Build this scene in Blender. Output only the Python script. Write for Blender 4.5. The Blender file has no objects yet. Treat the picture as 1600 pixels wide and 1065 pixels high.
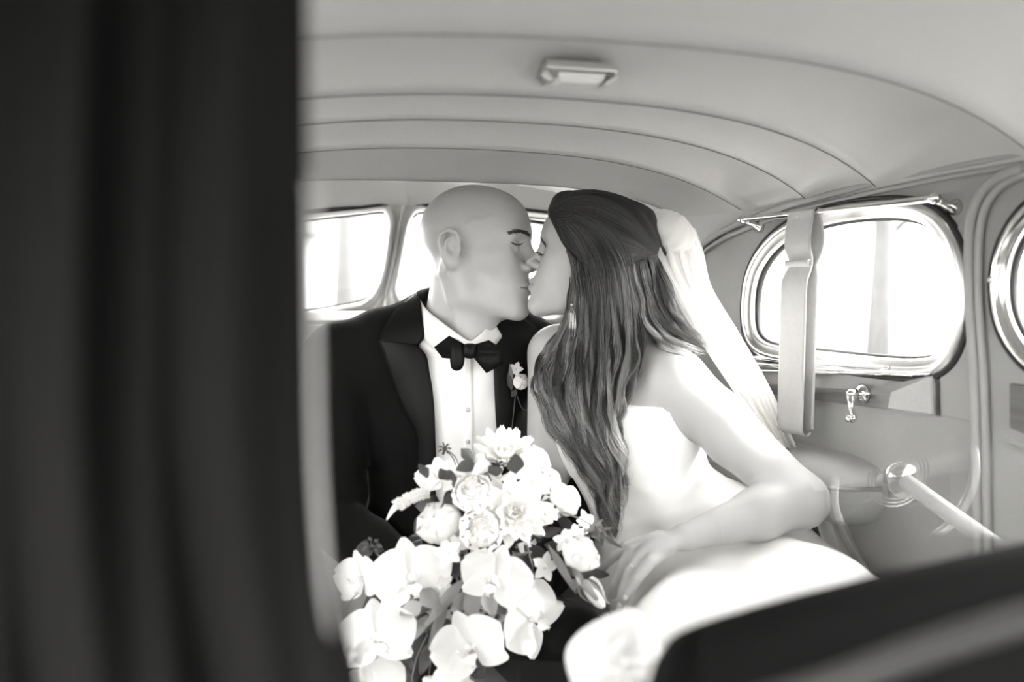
import bpy, bmesh, math, random
import numpy as np
from mathutils import Vector, Matrix
random.seed(7); rng = np.random.default_rng(7)
scene = bpy.context.scene
C = scene.collection
# ------------------------------------------------------------------ camera
FPX = 1600 * 35.0 / 36.0
YAW, PITCH = math.radians(15), math.radians(2.83)
CAM = np.array([0.0, 0.0, 1.05])
FV = np.array([math.sin(YAW) * math.cos(PITCH), math.cos(YAW) * math.cos(PITCH), -math.sin(PITCH)])
RV = np.array([math.cos(YAW), -math.sin(YAW), 0.0])
UV = np.cross(RV, FV)
def P(px, py, d):
    """world point seen at pixel px, py of the 1600 x 1065 frame at depth d (metres)"""
    return CAM + RV * ((px - 800.0) / FPX * d) + UV * ((532.5 - py) / FPX * d) + FV * d
def V3(a, b, c):
    """a right, b up, c away from the viewer"""
    return RV * a + UV * b + FV * c
cd = bpy.data.cameras.new('camera'); cam = bpy.data.objects.new('camera', cd); C.objects.link(cam)
cam.matrix_world = Matrix(((RV[0], UV[0], -FV[0], CAM[0]), (RV[1], UV[1], -FV[1], CAM[1]), (RV[2], UV[2], -FV[2], CAM[2]), (0, 0, 0, 1)))
cd.lens = 35.0; cd.sensor_width = 36.0; cd.clip_start = 0.02; cd.clip_end = 500
cd.dof.use_dof = True; cd.dof.focus_distance = 1.78; cd.dof.aperture_fstop = 2.2
scene.camera = cam
# ------------------------------------------------------------------ world, sun, exposure
w = bpy.data.worlds.new('sky'); scene.world = w; w.use_nodes = True
nt = w.node_tree; nt.nodes.clear()
wo = nt.nodes.new('ShaderNodeOutputWorld'); bg = nt.nodes.new('ShaderNodeBackground')
bg.inputs['Color'].default_value = (1.0, 0.995, 0.98, 1); bg.inputs['Strength'].default_value = 9.0
nt.links.new(bg.outputs[0], wo.inputs[0])
sd = bpy.data.lights.new('sun', 'SUN'); sd.energy = 14.0; sd.angle = math.radians(16); sd.color = (1, 0.99, 0.97)
so = bpy.data.objects.new('sun', sd); C.objects.link(so)
so.rotation_euler = Vector((-0.80, 0.22, -0.52)).to_track_quat('-Z', 'Y').to_euler()
scene.view_settings.view_transform = 'Standard'; scene.view_settings.look = 'None'
scene.view_settings.gamma = 1.0; scene.view_settings.use_curve_mapping = False
scene.view_settings.exposure = 1.1
try:
    scene.cycles.use_denoising = True; scene.cycles.denoiser = 'OPENIMAGEDENOISE'
    scene.cycles.max_bounces = 10; scene.cycles.diffuse_bounces = 6; scene.cycles.transparent_max_bounces = 16
    scene.cycles.sample_clamp_indirect = 8.0
except Exception: pass
# ------------------------------------------------------------------ materials
def g(v): return (v, v * 0.992, v * 0.972, 1.0)
def mat(name, v, rough=0.6, metal=0.0, spec=0.5, bump=0.0, bscale=200.0, vary=0.0, vscale=8.0, sheen=0.0, sss=0.0, trans=0.0, alpha=1.0, attr=None, stretch=None, coat=0.0):
    m = bpy.data.materials.new(name); m.use_nodes = True
    n = m.node_tree.nodes; l = m.node_tree.links
    b = n['Principled BSDF']; out = n['Material Output']
    b.inputs['Base Color'].default_value = g(v); b.inputs['Roughness'].default_value = rough
    b.inputs['Metallic'].default_value = metal; b.inputs['Specular IOR Level'].default_value = spec
    b.inputs['Coat Weight'].default_value = coat
    if sheen: b.inputs['Sheen Weight'].default_value = sheen; b.inputs['Sheen Roughness'].default_value = 0.4
    if sss:
        b.inputs['Subsurface Weight'].default_value = sss; b.inputs['Subsurface Radius'].default_value = (0.006, 0.006, 0.006)
        b.inputs['Subsurface Scale'].default_value = 1.0
    tc = n.new('ShaderNodeTexCoord')
    def noise(scale, det=3.0):
        t = n.new('ShaderNodeTexNoise'); t.inputs['Scale'].default_value = scale; t.inputs['Detail'].default_value = det
        if stretch:
            mp = n.new('ShaderNodeMapping'); mp.inputs['Scale'].default_value = stretch
            l.new(tc.outputs['Object'], mp.inputs['Vector']); l.new(mp.outputs[0], t.inputs['Vector'])
        else: l.new(tc.outputs['Object'], t.inputs['Vector'])
        return t
    col = None
    if vary:
        t = noise(vscale); r = n.new('ShaderNodeMapRange')
        r.inputs['To Min'].default_value = 1 - vary; r.inputs['To Max'].default_value = 1 + vary
        l.new(t.outputs['Fac'], r.inputs['Value'])
        mx = n.new('ShaderNodeMix'); mx.data_type = 'RGBA'; mx.blend_type = 'MULTIPLY'; mx.inputs['Factor'].default_value = 1
        mx.inputs['A'].default_value = g(v); l.new(r.outputs[0], mx.inputs['B']); col = mx.outputs['Result']
    if attr:
        a = n.new('ShaderNodeAttribute'); a.attribute_name = attr
        mx = n.new('ShaderNodeMix'); mx.data_type = 'RGBA'; mx.blend_type = 'MULTIPLY'; mx.inputs['Factor'].default_value = 1
        if col: l.new(col, mx.inputs['A'])
        else: mx.inputs['A'].default_value = g(v)
        l.new(a.outputs['Color'], mx.inputs['B']); col = mx.outputs['Result']
    if col: l.new(col, b.inputs['Base Color'])
    if bump:
        t = noise(bscale, 4.0); bp = n.new('ShaderNodeBump'); bp.inputs['Strength'].default_value = bump; bp.inputs['Distance'].default_value = 0.002
        l.new(t.outputs['Fac'], bp.inputs['Height']); l.new(bp.outputs[0], b.inputs['Normal'])
    last = b.outputs[0]
    if trans:
        tr = n.new('ShaderNodeBsdfTranslucent'); tr.inputs['Color'].default_value = g(v)
        mx = n.new('ShaderNodeMixShader'); mx.inputs[0].default_value = trans
        l.new(last, mx.inputs[1]); l.new(tr.outputs[0], mx.inputs[2]); last = mx.outputs[0]
    if alpha < 1:
        tp = n.new('ShaderNodeBsdfTransparent'); mx = n.new('ShaderNodeMixShader'); mx.inputs[0].default_value = alpha
        l.new(tp.outputs[0], mx.inputs[1]); l.new(last, mx.inputs[2]); last = mx.outputs[0]
    l.new(last, out.inputs['Surface'])
    return m
def glass(name, ior=.05, haze=0.0, tint=1.0):
    m = bpy.data.materials.new(name); m.use_nodes = True
    n = m.node_tree.nodes; l = m.node_tree.links; n.clear()
    o = n.new('ShaderNodeOutputMaterial'); t = n.new('ShaderNodeBsdfTransparent'); t.inputs[0].default_value = (tint, tint, tint, 1)
    gl = n.new('ShaderNodeBsdfGlossy'); gl.inputs['Roughness'].default_value = 0.0
    mx = n.new('ShaderNodeMixShader'); mx.inputs[0].default_value = ior; l.new(t.outputs[0], mx.inputs[1]); l.new(gl.outputs[0], mx.inputs[2])
    last = mx.outputs[0]
    if haze:
        d = n.new('ShaderNodeBsdfDiffuse'); d.inputs[0].default_value = g(0.8)
        tl = n.new('ShaderNodeBsdfTranslucent'); tl.inputs[0].default_value = g(0.8)
        ad = n.new('ShaderNodeMixShader'); ad.inputs[0].default_value = 0.5
        l.new(d.outputs[0], ad.inputs[1]); l.new(tl.outputs[0], ad.inputs[2])
        m2 = n.new('ShaderNodeMixShader'); m2.inputs[0].default_value = haze
        l.new(last, m2.inputs[1]); l.new(ad.outputs[0], m2.inputs[2]); last = m2.outputs[0]
    l.new(last, o.inputs[0]); return m
M = dict(
    headliner=mat('headliner_cloth', 0.45, 0.9, bump=0.35, bscale=420, vary=0.05, vscale=260, sheen=0.15, spec=0.2),
    panel=mat('panel_cloth', 0.27, 0.85, bump=0.3, bscale=400, vary=0.05, vscale=240, spec=0.25),
    post=mat('brushed_post', 0.32, 0.38, metal=0.8, vary=0.15, vscale=40),
    seamline=mat('seam_thread', 0.16, 0.9, spec=0.1),
    piping=mat('piping_cloth', 0.30, 0.7, bump=0.2, bscale=300, spec=0.3),
    chrome=mat('chrome', 0.82, 0.12, metal=1.0),
    satin=mat('satin_metal', 0.62, 0.3, metal=1.0, vary=0.08, vscale=30),
    rubber=mat('black_rubber', 0.015, 0.5, spec=0.4),
    walnut=mat('walnut_veneer', 0.10, 0.3, spec=0.6, vary=0.5, vscale=6, stretch=(1, 1, 14), coat=0.4),
    strap=mat('strap_webbing', 0.36, 0.8, bump=0.4, bscale=350, vary=0.06, vscale=120),
    strap_edge=mat('strap_edge', 0.44, 0.75, bump=0.3, bscale=350),
    lens=mat('lamp_lens', 0.80, 0.25, spec=0.6, trans=0.2),
    seat=mat('seat_cloth', 0.33, 0.85, bump=0.3, bscale=380, vary=0.05, vscale=200),
    dark=mat('dark_leather', 0.003, 0.75, spec=0.03, bump=0.15, bscale=160),
    curtain=mat('dark_velvet', 0.0075, 0.9, spec=0.02, vary=0.2, vscale=4),
    carpet=mat('floor_carpet', 0.05, 0.95, bump=0.5, bscale=300),
    skin=mat('groom_skin', 0.42, 0.5, spec=0.35, sss=0.15, attr='tone', bump=0.06, bscale=900, vary=0.05, vscale=60),
    skinb=mat('bride_skin', 0.40, 0.5, spec=0.3, sss=0.15, attr='tone', bump=0.03, bscale=900),
    brow=mat('brow_hair', 0.035, 0.6),
    tux=mat('black_wool', 0.006, 0.9, spec=0.06, bump=0.3, bscale=500, sheen=0.05),
    satinlapel=mat('black_satin', 0.005, 0.5, spec=0.12),
    shirt=mat('white_shirt', 0.80, 0.8, bump=0.15, bscale=300, spec=0.2),
    stud=mat('shirt_stud', 0.55, 0.3, spec=0.6),
    dress=mat('white_satin_dress', 0.90, 0.6, spec=0.3, bump=0.05, bscale=60),
    tulle=mat('white_tulle', 0.93, 0.9, spec=0.0, trans=0.5, alpha=0.80),
    tulle2=mat('sheer_tulle', 0.90, 0.9, spec=0.0, trans=0.5, alpha=0.5),
    hair=mat('dark_hair', 0.075, 0.42, spec=0.55, attr='tone'),
    hairbase=mat('hair_base', 0.022, 0.6, spec=0.3),
    petal=mat('white_petal', 0.92, 0.65, spec=0.2, trans=0.25, vary=0.03, vscale=60),
    petalc=mat('cream_petal', 0.88, 0.65, spec=0.2, trans=0.25, vary=0.05, vscale=60),
    throat=mat('orchid_throat', 0.42, 0.6, vary=0.4, vscale=250),
    leaf=mat('dark_leaf', 0.060, 0.45, spec=0.5, vary=0.35, vscale=40),
    leafg=mat('grey_leaf', 0.26, 0.8, vary=0.3, vscale=90, bump=0.4, bscale=300),
    stem=mat('stem_green', 0.16, 0.6, vary=0.2),
    nail=mat('nail_polish', 0.72, 0.2, spec=0.6),
    ink=mat('tattoo_ink', 0.30, 0.6),
    white=mat('white_plastic', 0.88, 0.25, spec=0.8), dim=mat('dull_trim', 0.035, 0.6, spec=.2),
    dash=mat('dashboard_paint', 0.6, 0.35, spec=0.5),
    ground=mat('pale_gravel', 0.20, 0.95, vary=0.2, vscale=3),
    foliage=mat('tree_leaves', 0.06, 0.8, vary=0.4, vscale=2),
    bark=mat('tree_bark', 0.06, 0.9, vary=0.3),
    plaster=mat('pale_plaster', 0.6, 0.9, vary=0.06),
    winglass=glass('window_glass', 0.03), partglass=glass('partition_glass', 0.18),
)
# ------------------------------------------------------------------ object helpers
def tag(o, label=None, cat=None, group=None, kind=None):
    if label: o['label'] = label
    if cat: o['category'] = cat
    if group: o['group'] = group
    if kind: o['kind'] = kind
    return o
BASE = {}
def root(name, loc, label=None, cat=None, group=None, kind=None):
    o = bpy.data.objects.new(name, None); C.objects.link(o); o.location = Vector(loc); o.empty_display_size = 0.05
    BASE[o.name] = Vector(loc)
    return tag(o, label, cat, group, kind)
def mk(name, verts, faces, m, parent=None, smooth=True, tone=None):
    me = bpy.data.meshes.new(name)
    verts = np.asarray(verts, dtype=np.float32).reshape(-1, 3)
    me.from_pydata(verts.tolist(), [], faces.tolist() if isinstance(faces, np.ndarray) else faces)
    if smooth: me.polygons.foreach_set('use_smooth', np.ones(len(me.polygons), dtype=bool))
    for mm in (m if isinstance(m, (list, tuple)) else [m]): me.materials.append(mm)
    if tone is not None:
        a = me.attributes.new('tone', 'FLOAT_COLOR', 'POINT')
        t = np.asarray(tone, dtype=np.float32); col = np.stack([t, t, t, np.ones_like(t)], 1)
        a.data.foreach_set('color', col.ravel())
    me.update()
    o = bpy.data.objects.new(name, me); C.objects.link(o)
    if parent is not None: adopt(o, parent)
    return o
def adopt(o, parent):
    """child keeps its world coordinates"""
    q = parent; off = Vector((0, 0, 0))
    while q is not None:
        off += q.location; q = q.parent
    o.parent = parent; o.matrix_parent_inverse = Matrix.Identity(4)
    o.location = o.location - off
class MB:
    """collects shapes into one mesh"""
    def __init__(s): s.v = []; s.f = []; s.t = []
    def add(s, verts, faces, tone=1.0):
        b = len(s.v); vv = [tuple(map(float, p)) for p in verts]
        s.v += vv; s.f += [tuple(i + b for i in f) for f in faces]; s.t += [tone] * len(vv)
    def tube(s, pts, rad, n=10, caps=True, closed=False, tone=1.0, flat=None):
        pts = [np.asarray(p, float) for p in pts]; k = len(pts)
        if not hasattr(rad, '__len__'): rad = [rad] * k
        vv = []; ff = []; prev = None
        for i in range(k):
            a = pts[(i - 1) % k] if (closed or i) else pts[i]; b = pts[(i + 1) % k] if (closed or i < k - 1) else pts[i]
            t = b - a; t = t / (np.linalg.norm(t) + 1e-12)
            if prev is None:
                ref = np.array([0, 0, 1.0]) if abs(t[2]) < 0.9 else np.array([1.0, 0, 0])
                x = np.cross(ref, t)
            else: x = prev - t * np.dot(prev, t)
            x /= np.linalg.norm(x) + 1e-12; prev = x; y = np.cross(t, x)
            for j in range(n):
                an = 2 * math.pi * j / n
                vv.append(pts[i] + (x * math.cos(an) + y * math.sin(an) * (flat or 1.0)) * rad[i])
        for i in range(k if closed else k - 1):
            for j in range(n):
                i2 = (i + 1) % k; j2 = (j + 1) % n
                ff.append((i * n + j, i * n + j2, i2 * n + j2, i2 * n + j))
        if caps and not closed:
            ff.append(tuple(range(n))[::-1]); ff.append(tuple((k - 1) * n + j for j in range(n)))
        s.add(vv, ff, tone)
    def grid(s, G, closed_u=False, closed_v=False, tone=1.0):
        G = np.asarray(G); a, b = G.shape[:2]; ff = []
        for i in range(a if closed_u else a - 1):
            for j in range(b if closed_v else b - 1):
                i2 = (i + 1) % a; j2 = (j + 1) % b
                ff.append((i * b + j, i2 * b + j, i2 * b + j2, i * b + j2))
        s.add(G.reshape(-1, 3), ff, tone)
    def ball(s, c, r, n=12, m=8, tone=1.0, axes=None):
        r = np.ones(3) * r; A = np.eye(3) if axes is None else np.asarray(axes)
        G = []
        for i in range(m + 1):
            th = math.pi * i / m
            G.append([np.asarray(c) + A.T @ (r * np.array([math.sin(th) * math.cos(2 * math.pi * j / n), math.sin(th) * math.sin(2 * math.pi * j / n), math.cos(th)])) for j in range(n)])
        s.grid(np.array(G), closed_v=True, tone=tone)
    def box(s, c, h, axes=None):
        A = np.eye(3) if axes is None else np.asarray(axes); c = np.asarray(c, float)
        vv = [c + A[0] * h[0] * x + A[1] * h[1] * y + A[2] * h[2] * z for x in (-1, 1) for y in (-1, 1) for z in (-1, 1)]
        s.add(vv, [(0, 1, 3, 2), (4, 6, 7, 5), (0, 4, 5, 1), (2, 3, 7, 6), (0, 2, 6, 4), (1, 5, 7, 3)])
    def make(s, name, m, parent=None, smooth=True, tone=False, bevel=0.0, solid=0.0, sub=0):
        o = mk(name, s.v, s.f, m, parent, smooth, s.t if tone else None)
        if solid: q = o.modifiers.new('thickness', 'SOLIDIFY'); q.thickness = solid; q.offset = 0
        if bevel: q = o.modifiers.new('bevel', 'BEVEL'); q.width = bevel; q.segments = 3; q.limit_method = 'ANGLE'
        if sub: q = o.modifiers.new('smooth', 'SUBSURF'); q.levels = sub; q.render_levels = sub
        return o
def spline(pts, n, closed=False):
    """Catmull-Rom through pts, n samples"""
    p = np.asarray(pts, float); k = len(p); out = []
    segs = k if closed else k - 1
    for q in np.linspace(0, segs, n, endpoint=not closed):
        i = min(int(q), segs - 1); t = q - i
        if closed: a, b, c, d = p[(i - 1) % k], p[i % k], p[(i + 1) % k], p[(i + 2) % k]
        else: a, b, c, d = p[max(i - 1, 0)], p[i], p[i + 1], p[min(i + 2, k - 1)]
        out.append(0.5 * (2 * b + (c - a) * t + (2 * a - 5 * b + 4 * c - d) * t * t + (3 * b - a - 3 * c + d) * t ** 3))
    return np.array(out)
def Ps(pts): return [P(*p) for p in pts]
# ------------------------------------------------------------------ implicit surfaces
def ell(c, r, A=None):
    c = np.asarray(c, float); r = np.asarray(r, float) * np.ones(3); B = None if A is None else np.asarray(A, float)
    def f(p):
        q = p - c
        if B is not None: q = q @ B.T
        k0 = np.sqrt(((q / r) ** 2).sum(1)); k1 = np.sqrt(((q / (r * r)) ** 2).sum(1)) + 1e-9
        return k0 * (k0 - 1) / k1
    return f
def cone(a, b, ra, rb):
    a = np.asarray(a, float); b = np.asarray(b, float); ab = b - a; L = (ab @ ab) + 1e-12
    def f(p):
        q = p - a; t = np.clip(q @ ab / L, 0, 1)
        return np.sqrt(((q - t[:, None] * ab) ** 2).sum(1)) - (ra + (rb - ra) * t)
    return f
def chain(pts, rads):
    fs = [cone(pts[i], pts[i + 1], rads[i], rads[i + 1]) for i in range(len(pts) - 1)]
    def f(p):
        d = fs[0](p)
        for h in fs[1:]: d = np.minimum(d, h(p))
        return d
    return f
def half(c, n):
    c = np.asarray(c, float); n = np.asarray(n, float); n = n / np.linalg.norm(n)
    return lambda p: (c - p) @ n          # negative on the side the normal points to
def comb(D, d, mode, k):
    if mode == 'u':
        h = np.maximum(k - np.abs(D - d), 0) / k if k > 0 else 0
        return np.minimum(D, d) - h * h * k * 0.25
    if mode == 's':
        d = -d; h = np.maximum(k - np.abs(D - d), 0) / k if k > 0 else 0
        return np.maximum(D, d) + h * h * k * 0.25
    if mode == 'd': return D + d
def evalops(ops, p):
    D = np.full(len(p), 1e3)
    for mode, f, k in ops: D = comb(D, f(p), mode, k)
    return D
def sdfmesh(ops, lo, hi, h):
    B = 16; lo = np.asarray(lo, float); nb = np.ceil((np.asarray(hi) - lo) / (h * B)).astype(int); n = nb * B
    gi = np.stack(np.meshgrid(*[np.arange(k) for k in nb], indexing='ij'), -1).reshape(-1, 3)
    cen = lo + (gi * B + (B - 1) / 2) * h; Rb = h * B * 0.9
    cv = evalops(ops, cen); act = np.abs(cv) < Rb * 1.7
    ag = gi[act]; loc = np.stack(np.meshgrid(*[np.arange(B)] * 3, indexing='ij'), -1).reshape(-1, 3)
    D = np.full((len(ag), B ** 3), 1e3)
    for mode, f, k in ops:
        if mode == 'd': sel = np.arange(len(ag))
        else: sel = np.nonzero(f(cen[act]) < Rb * 1.8 + k + 2 * h)[0]
        for c0 in range(0, len(sel), 200):
            s = sel[c0:c0 + 200]
            p = lo + ((ag[s] * B)[:, None, :] + loc[None]) * h
            D[s] = comb(D[s].ravel(), f(p.reshape(-1, 3)), mode, k).reshape(len(s), -1)
    vol = np.zeros((nb[0], B, nb[1], B, nb[2], B), dtype=np.float32)
    full = np.repeat(np.where(cv < 0, -1.0, 1.0)[:, None], B ** 3, 1).astype(np.float32); full[act] = np.clip(D, -1, 1)
    vol = full.reshape(nb[0], nb[1], nb[2], B, B, B).transpose(0, 3, 1, 4, 2, 5).reshape(n)
    return surfnet(vol, lo, h)
def surfnet(v, lo, h):
    s = v < 0; nx, ny, nz = v.shape
    cnt = np.zeros((nx - 1, ny - 1, nz - 1), dtype=np.int8)
    offs = [(i, j, k) for i in (0, 1) for j in (0, 1) for k in (0, 1)]
    for i, j, k in offs: cnt += s[i:nx - 1 + i, j:ny - 1 + j, k:nz - 1 + k]
    m = (cnt > 0) & (cnt < 8); ix = np.argwhere(m); idx = np.full(m.shape, -1, dtype=np.int64); idx[m] = np.arange(len(ix))
    val = {o: v[ix[:, 0] + o[0], ix[:, 1] + o[1], ix[:, 2] + o[2]].astype(float) for o in offs}
    acc = np.zeros((len(ix), 3)); num = np.zeros(len(ix))
    for a in offs:
        for ax in range(3):
            if a[ax]: continue
            b = list(a); b[ax] = 1; b = tuple(b); va, vb = val[a], val[b]; x = (va < 0) != (vb < 0)
            t = np.where(x, va / np.where(x, va - vb, 1), 0); p = np.tile(np.array(a, float), (len(ix), 1)); p[:, ax] = t
            acc[x] += p[x]; num[x] += 1
    verts = lo + (ix + acc / num[:, None]) * h
    faces = []
    for ax in range(3):
        o1, o2 = (ax + 1) % 3, (ax + 2) % 3
        sl0 = [slice(None)] * 3; sl1 = [slice(None)] * 3; sl0[ax] = slice(0, -1); sl1[ax] = slice(1, None)
        e = s[tuple(sl0)] != s[tuple(sl1)]; c = np.argwhere(e)
        ok = (c[:, o1] > 0) & (c[:, o2] > 0) & (c[:, o1] < v.shape[o1] - 1) & (c[:, o2] < v.shape[o2] - 1); c = c[ok]
        def q(d1, d2):
            r = c.copy(); r[:, o1] -= d1; r[:, o2] -= d2; return idx[r[:, 0], r[:, 1], r[:, 2]]
        f = np.stack([q(1, 1), q(0, 1), q(0, 0), q(1, 0)], 1)
        flip = ~s[c[:, 0], c[:, 1], c[:, 2]]; f[flip] = f[flip][:, ::-1]
        faces.append(f)
    f = np.concatenate(faces); f = f[(f >= 0).all(1)]
    return verts, f
def trace(ops, px, py, d0=0.9, d1=2.6):
    """depth of the first hit of the pixel rays with an implicit surface"""
    px = np.asarray(px, float); py = np.asarray(py, float)
    dirs = RV[None] * ((px - 800) / FPX)[:, None] + UV[None] * ((532.5 - py) / FPX)[:, None] + FV[None]
    nrm = np.linalg.norm(dirs, axis=1); d = np.full(len(px), d0)
    for _ in range(70):
        s = evalops(ops, CAM + dirs * d[:, None]); d = np.minimum(d + np.clip(s, -0.05, 0.05) * 0.8 / nrm, d1)
    return d
def gradn(ops, p, e=0.002):
    p = np.asarray(p); g_ = np.stack([evalops(ops, p + np.eye(3)[i] * e) - evalops(ops, p - np.eye(3)[i] * e) for i in range(3)], 1)
    return g_ / (np.linalg.norm(g_, axis=1)[:, None] + 1e-9)
# ================================================================== CAR BODY
XC = 0.35
HALF = spline([(0, 2.37), (0.13, 2.362), (0.25, 2.34), (0.40, 2.265), (0.50, 2.13), (0.56, 1.95), (0.605, 1.72), (0.645, 1.50), (0.67, 1.26), (0.685, 1.12), (0.71, 0.80), (0.715, 0.55), (0.715, 0.30), (0.715, -0.2), (0.71, -0.75), (0.70, -1.3)], 800)
SEG = np.concatenate([[0], np.cumsum(np.linalg.norm(np.diff(HALF, axis=0), axis=1))]); SMAX = SEG[-1]
def plan(s):
    """plan point and inward normal at arc length s from the rear centre (negative: left half)"""
    a = abs(s); sg = 1 if s >= 0 else -1
    u = np.interp(a, SEG, HALF[:, 0]); y = np.interp(a, SEG, HALF[:, 1])
    u2 = np.interp(min(a + .02, SMAX), SEG, HALF[:, 0]); y2 = np.interp(min(a + .02, SMAX), SEG, HALF[:, 1])
    u1 = np.interp(max(a - .02, 0), SEG, HALF[:, 0]); y1 = np.interp(max(a - .02, 0), SEG, HALF[:, 1])
    t = np.array([u2 - u1, y2 - y1]); t /= np.linalg.norm(t) + 1e-9
    if a < 1e-6: t = np.array([1.0, 0.0])
    return np.array([XC + sg * u, y]), np.array([sg * t[1], -t[0]])
def W(s, z, h=0.0):
    p, n = plan(s); return np.array([p[0] + n[0] * h, p[1] + n[1] * h, z])
def sW(px, py):
    """(s, z) where the ray of a pixel meets the right or rear wall"""
    th = math.atan((px - 800) / FPX) + YAW; k = math.tan(th)
    best = None
    for sg in (1, -1):
        f = HALF[:, 1] * k - (XC + sg * HALF[:, 0])
        for i in np.nonzero(np.sign(f[:-1]) != np.sign(f[1:]))[0]:
            t = f[i] / (f[i] - f[i + 1]); Y = HALF[i, 1] + t * (HALF[i + 1, 1] - HALF[i, 1]); s = sg * (SEG[i] + t * (SEG[i + 1] - SEG[i]))
            if best is None or Y > best[1]: best = (s, Y)
    s, Y = best; X = Y * k; r = math.hypot(X, Y) * math.cos(th - YAW)
    d = r * 1.0
    # pixel row to height with the camera pitch
    t = (532.5 - py) / FPX; dirz = UV[2] * t + FV[2]; dirh = (UV[1] * t + FV[1]) / math.cos(YAW)
    return s, CAM[2] + dirz / dirh * r
YE = np.array([.3, .6, 1.12, 1.54, 1.74, 2.0, 2.2, 2.37]); ZE = np.array([1.25, 1.245, 1.232, 1.222, 1.214, 1.216, 1.260, 1.335])
YC = np.array([-1.2, .3, 1.0, 1.4, 1.6, 1.9, 2.1, 2.25, 2.37]); ZC = np.array([1.30, 1.312, 1.312, 1.302, 1.290, 1.270, 1.315, 1.330, 1.335])
def zedge(y): return np.interp(y, YE, ZE)
# welt (joint of cloth and headlining) as (s, z)
WELT = np.array(sorted([sW(*q) for q in [(1600, 243), (1520, 257), (1440, 273), (1370, 288), (1300, 306), (1240, 321), (1185, 341), (1140, 359), (1100, 384), (1080, 402), (1062, 425), (1045, 470)]]))
s_w, z_w = WELT[:, 0], WELT[:, 1]
def zwelt(s): return np.interp(abs(s), s_w, z_w, right=None) if abs(s) <= s_w[-1] else z_w[-1] + (abs(s) - s_w[-1]) * 0.03
def zwall(s): return float(zedge(np.interp(abs(s), SEG, HALF[:, 1]))) + 0.004
# window outlines as (s, z)
quarter = spline([sW(*q) for q in [(1180, 497), (1184, 440), (1206, 398), (1244, 368), (1295, 351), (1350, 343), (1405, 342), (1447, 354), (1474, 384), (1488, 430), (1490, 480), (1483, 528), (1466, 552), (1436, 559), (1380, 557), (1300, 549), (1225, 541), (1190, 528)]], 96, True)
sd0 = sW(1577, 450)[0]; sY = lambda y: float(np.interp(-y, -HALF[:, 1], SEG)); sd1 = sY(0.60)
def rrect(a, b, c, d, r, n=96):
    pts = []
    for (cx, cy, a0) in ((b - r, d - r, 0), (a + r, d - r, 90), (a + r, c + r, 180), (b - r, c + r, 270)):
        for k in range(9): q = math.radians(a0 + k * 11.25); pts.append((cx + r * math.cos(q), cy + r * math.sin(q)))
    return spline(pts, n, True)
doorwin = rrect(sd0, sd1, 0.955, 1.165, 0.10); frontwin = rrect(sY(0.42), sY(-0.95), 0.74, 1.18, 0.08)  # unseen front windows, sills lowered to let sunlight reach the wheel
rearR = spline([sW(*q) for q in [(640, 350), (648, 337), (668, 331), (760, 333), (850, 341), (930, 353), (962, 374), (965, 420), (950, 462), (905, 480), (800, 484), (690, 480), (634, 473), (624, 455), (628, 410)]], 80, True)
rearL = rearR * np.array([-1, 1])
rl = spline([sW(*q) for q in [(603, 332), (609, 349), (604, 385), (592, 440), (578, 464), (548, 474), (458, 488), (330, 506), (280, 490), (275, 420), (300, 374), (380, 354), (458, 346), (560, 335)]], 80, True)
if rl[:, 0].max() < 0.02: rearL = rl
mirror = lambda q: q * np.array([-1, 1])
def inside(poly, pts):
    x, y = pts[:, 0], pts[:, 1]; r = np.zeros(len(pts), bool); k = len(poly)
    for i in range(k):
        x1, y1 = poly[i]; x2, y2 = poly[(i + 1) % k]
        c = ((y1 > y) != (y2 > y)); r ^= c & (x < (x2 - x1) * (y - y1) / (y2 - y1 + 1e-12) + x1)
    return r
def nearest(poly, p):
    a = poly; b = np.roll(poly, -1, 0); ab = b - a; t = np.clip(((p - a) * ab).sum(1) / (ab * ab).sum(1), 0, 1); q = a + ab * t[:, None]
    return q[np.argmin(((q - p) ** 2).sum(1))]
def wall(name, s0, s1, z0, holes, mats, step=0.014):
    ns = int(abs(s1 - s0) / step) + 1; nz = int((1.26 - z0) / step) + 1
    S = np.linspace(s0, s1, ns); T = np.linspace(0, 1, nz)
    uv = np.array([[(s, z0 + (zwall(s) - z0) * t) for t in T] for s in S]).reshape(-1, 2)
    f = [(i * nz + j, (i + 1) * nz + j, (i + 1) * nz + j + 1, i * nz + j + 1) for i in range(ns - 1) for j in range(nz - 1)]
    f = np.array(f); cen = uv[f].mean(1); keep = np.ones(len(f), bool)
    for h in holes: keep &= ~inside(h, cen)
    gone = np.unique(f[~keep]); f = f[keep]; kept = np.unique(f)
    for v in np.intersect1d(gone, kept):
        h = min(holes, key=lambda q: ((nearest(q, uv[v]) - uv[v]) ** 2).sum()); uv[v] = nearest(h, uv[v])
    vv = [W(s, z) for s, z in uv]
    o = mk(name, vv, f, mats); cen = uv[f].mean(1)
    mi = np.array([1 if (abs(c[0]) < s_w[0] or c[1] > zwelt(c[0])) else 0 for c in cen], dtype=np.int32)
    o.data.polygons.foreach_set('material_index', mi)
    return tag(o, kind='structure')
sR = float(np.interp(2.2, HALF[::-1, 1], SEG[::-1]))
wr = wall('wall_right', sR, SMAX, 0.0, [quarter, doorwin, frontwin], [M['panel'], M['headliner']])
wl = wall('wall_left', -SMAX, -sR, 0.0, [mirror(quarter), mirror(doorwin), mirror(frontwin)], [M['panel'], M['headliner']])
wb = wall('wall_rear', -sR, sR, 0.3, [rearL, rearR], [M['panel'], M['headliner']])
tag(wr, 'cloth-trimmed right side wall of the car around the small window'); tag(wl, 'left side wall of the car hidden behind the dark drape'); tag(wb, 'rear wall of the car around the split back window')
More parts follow.
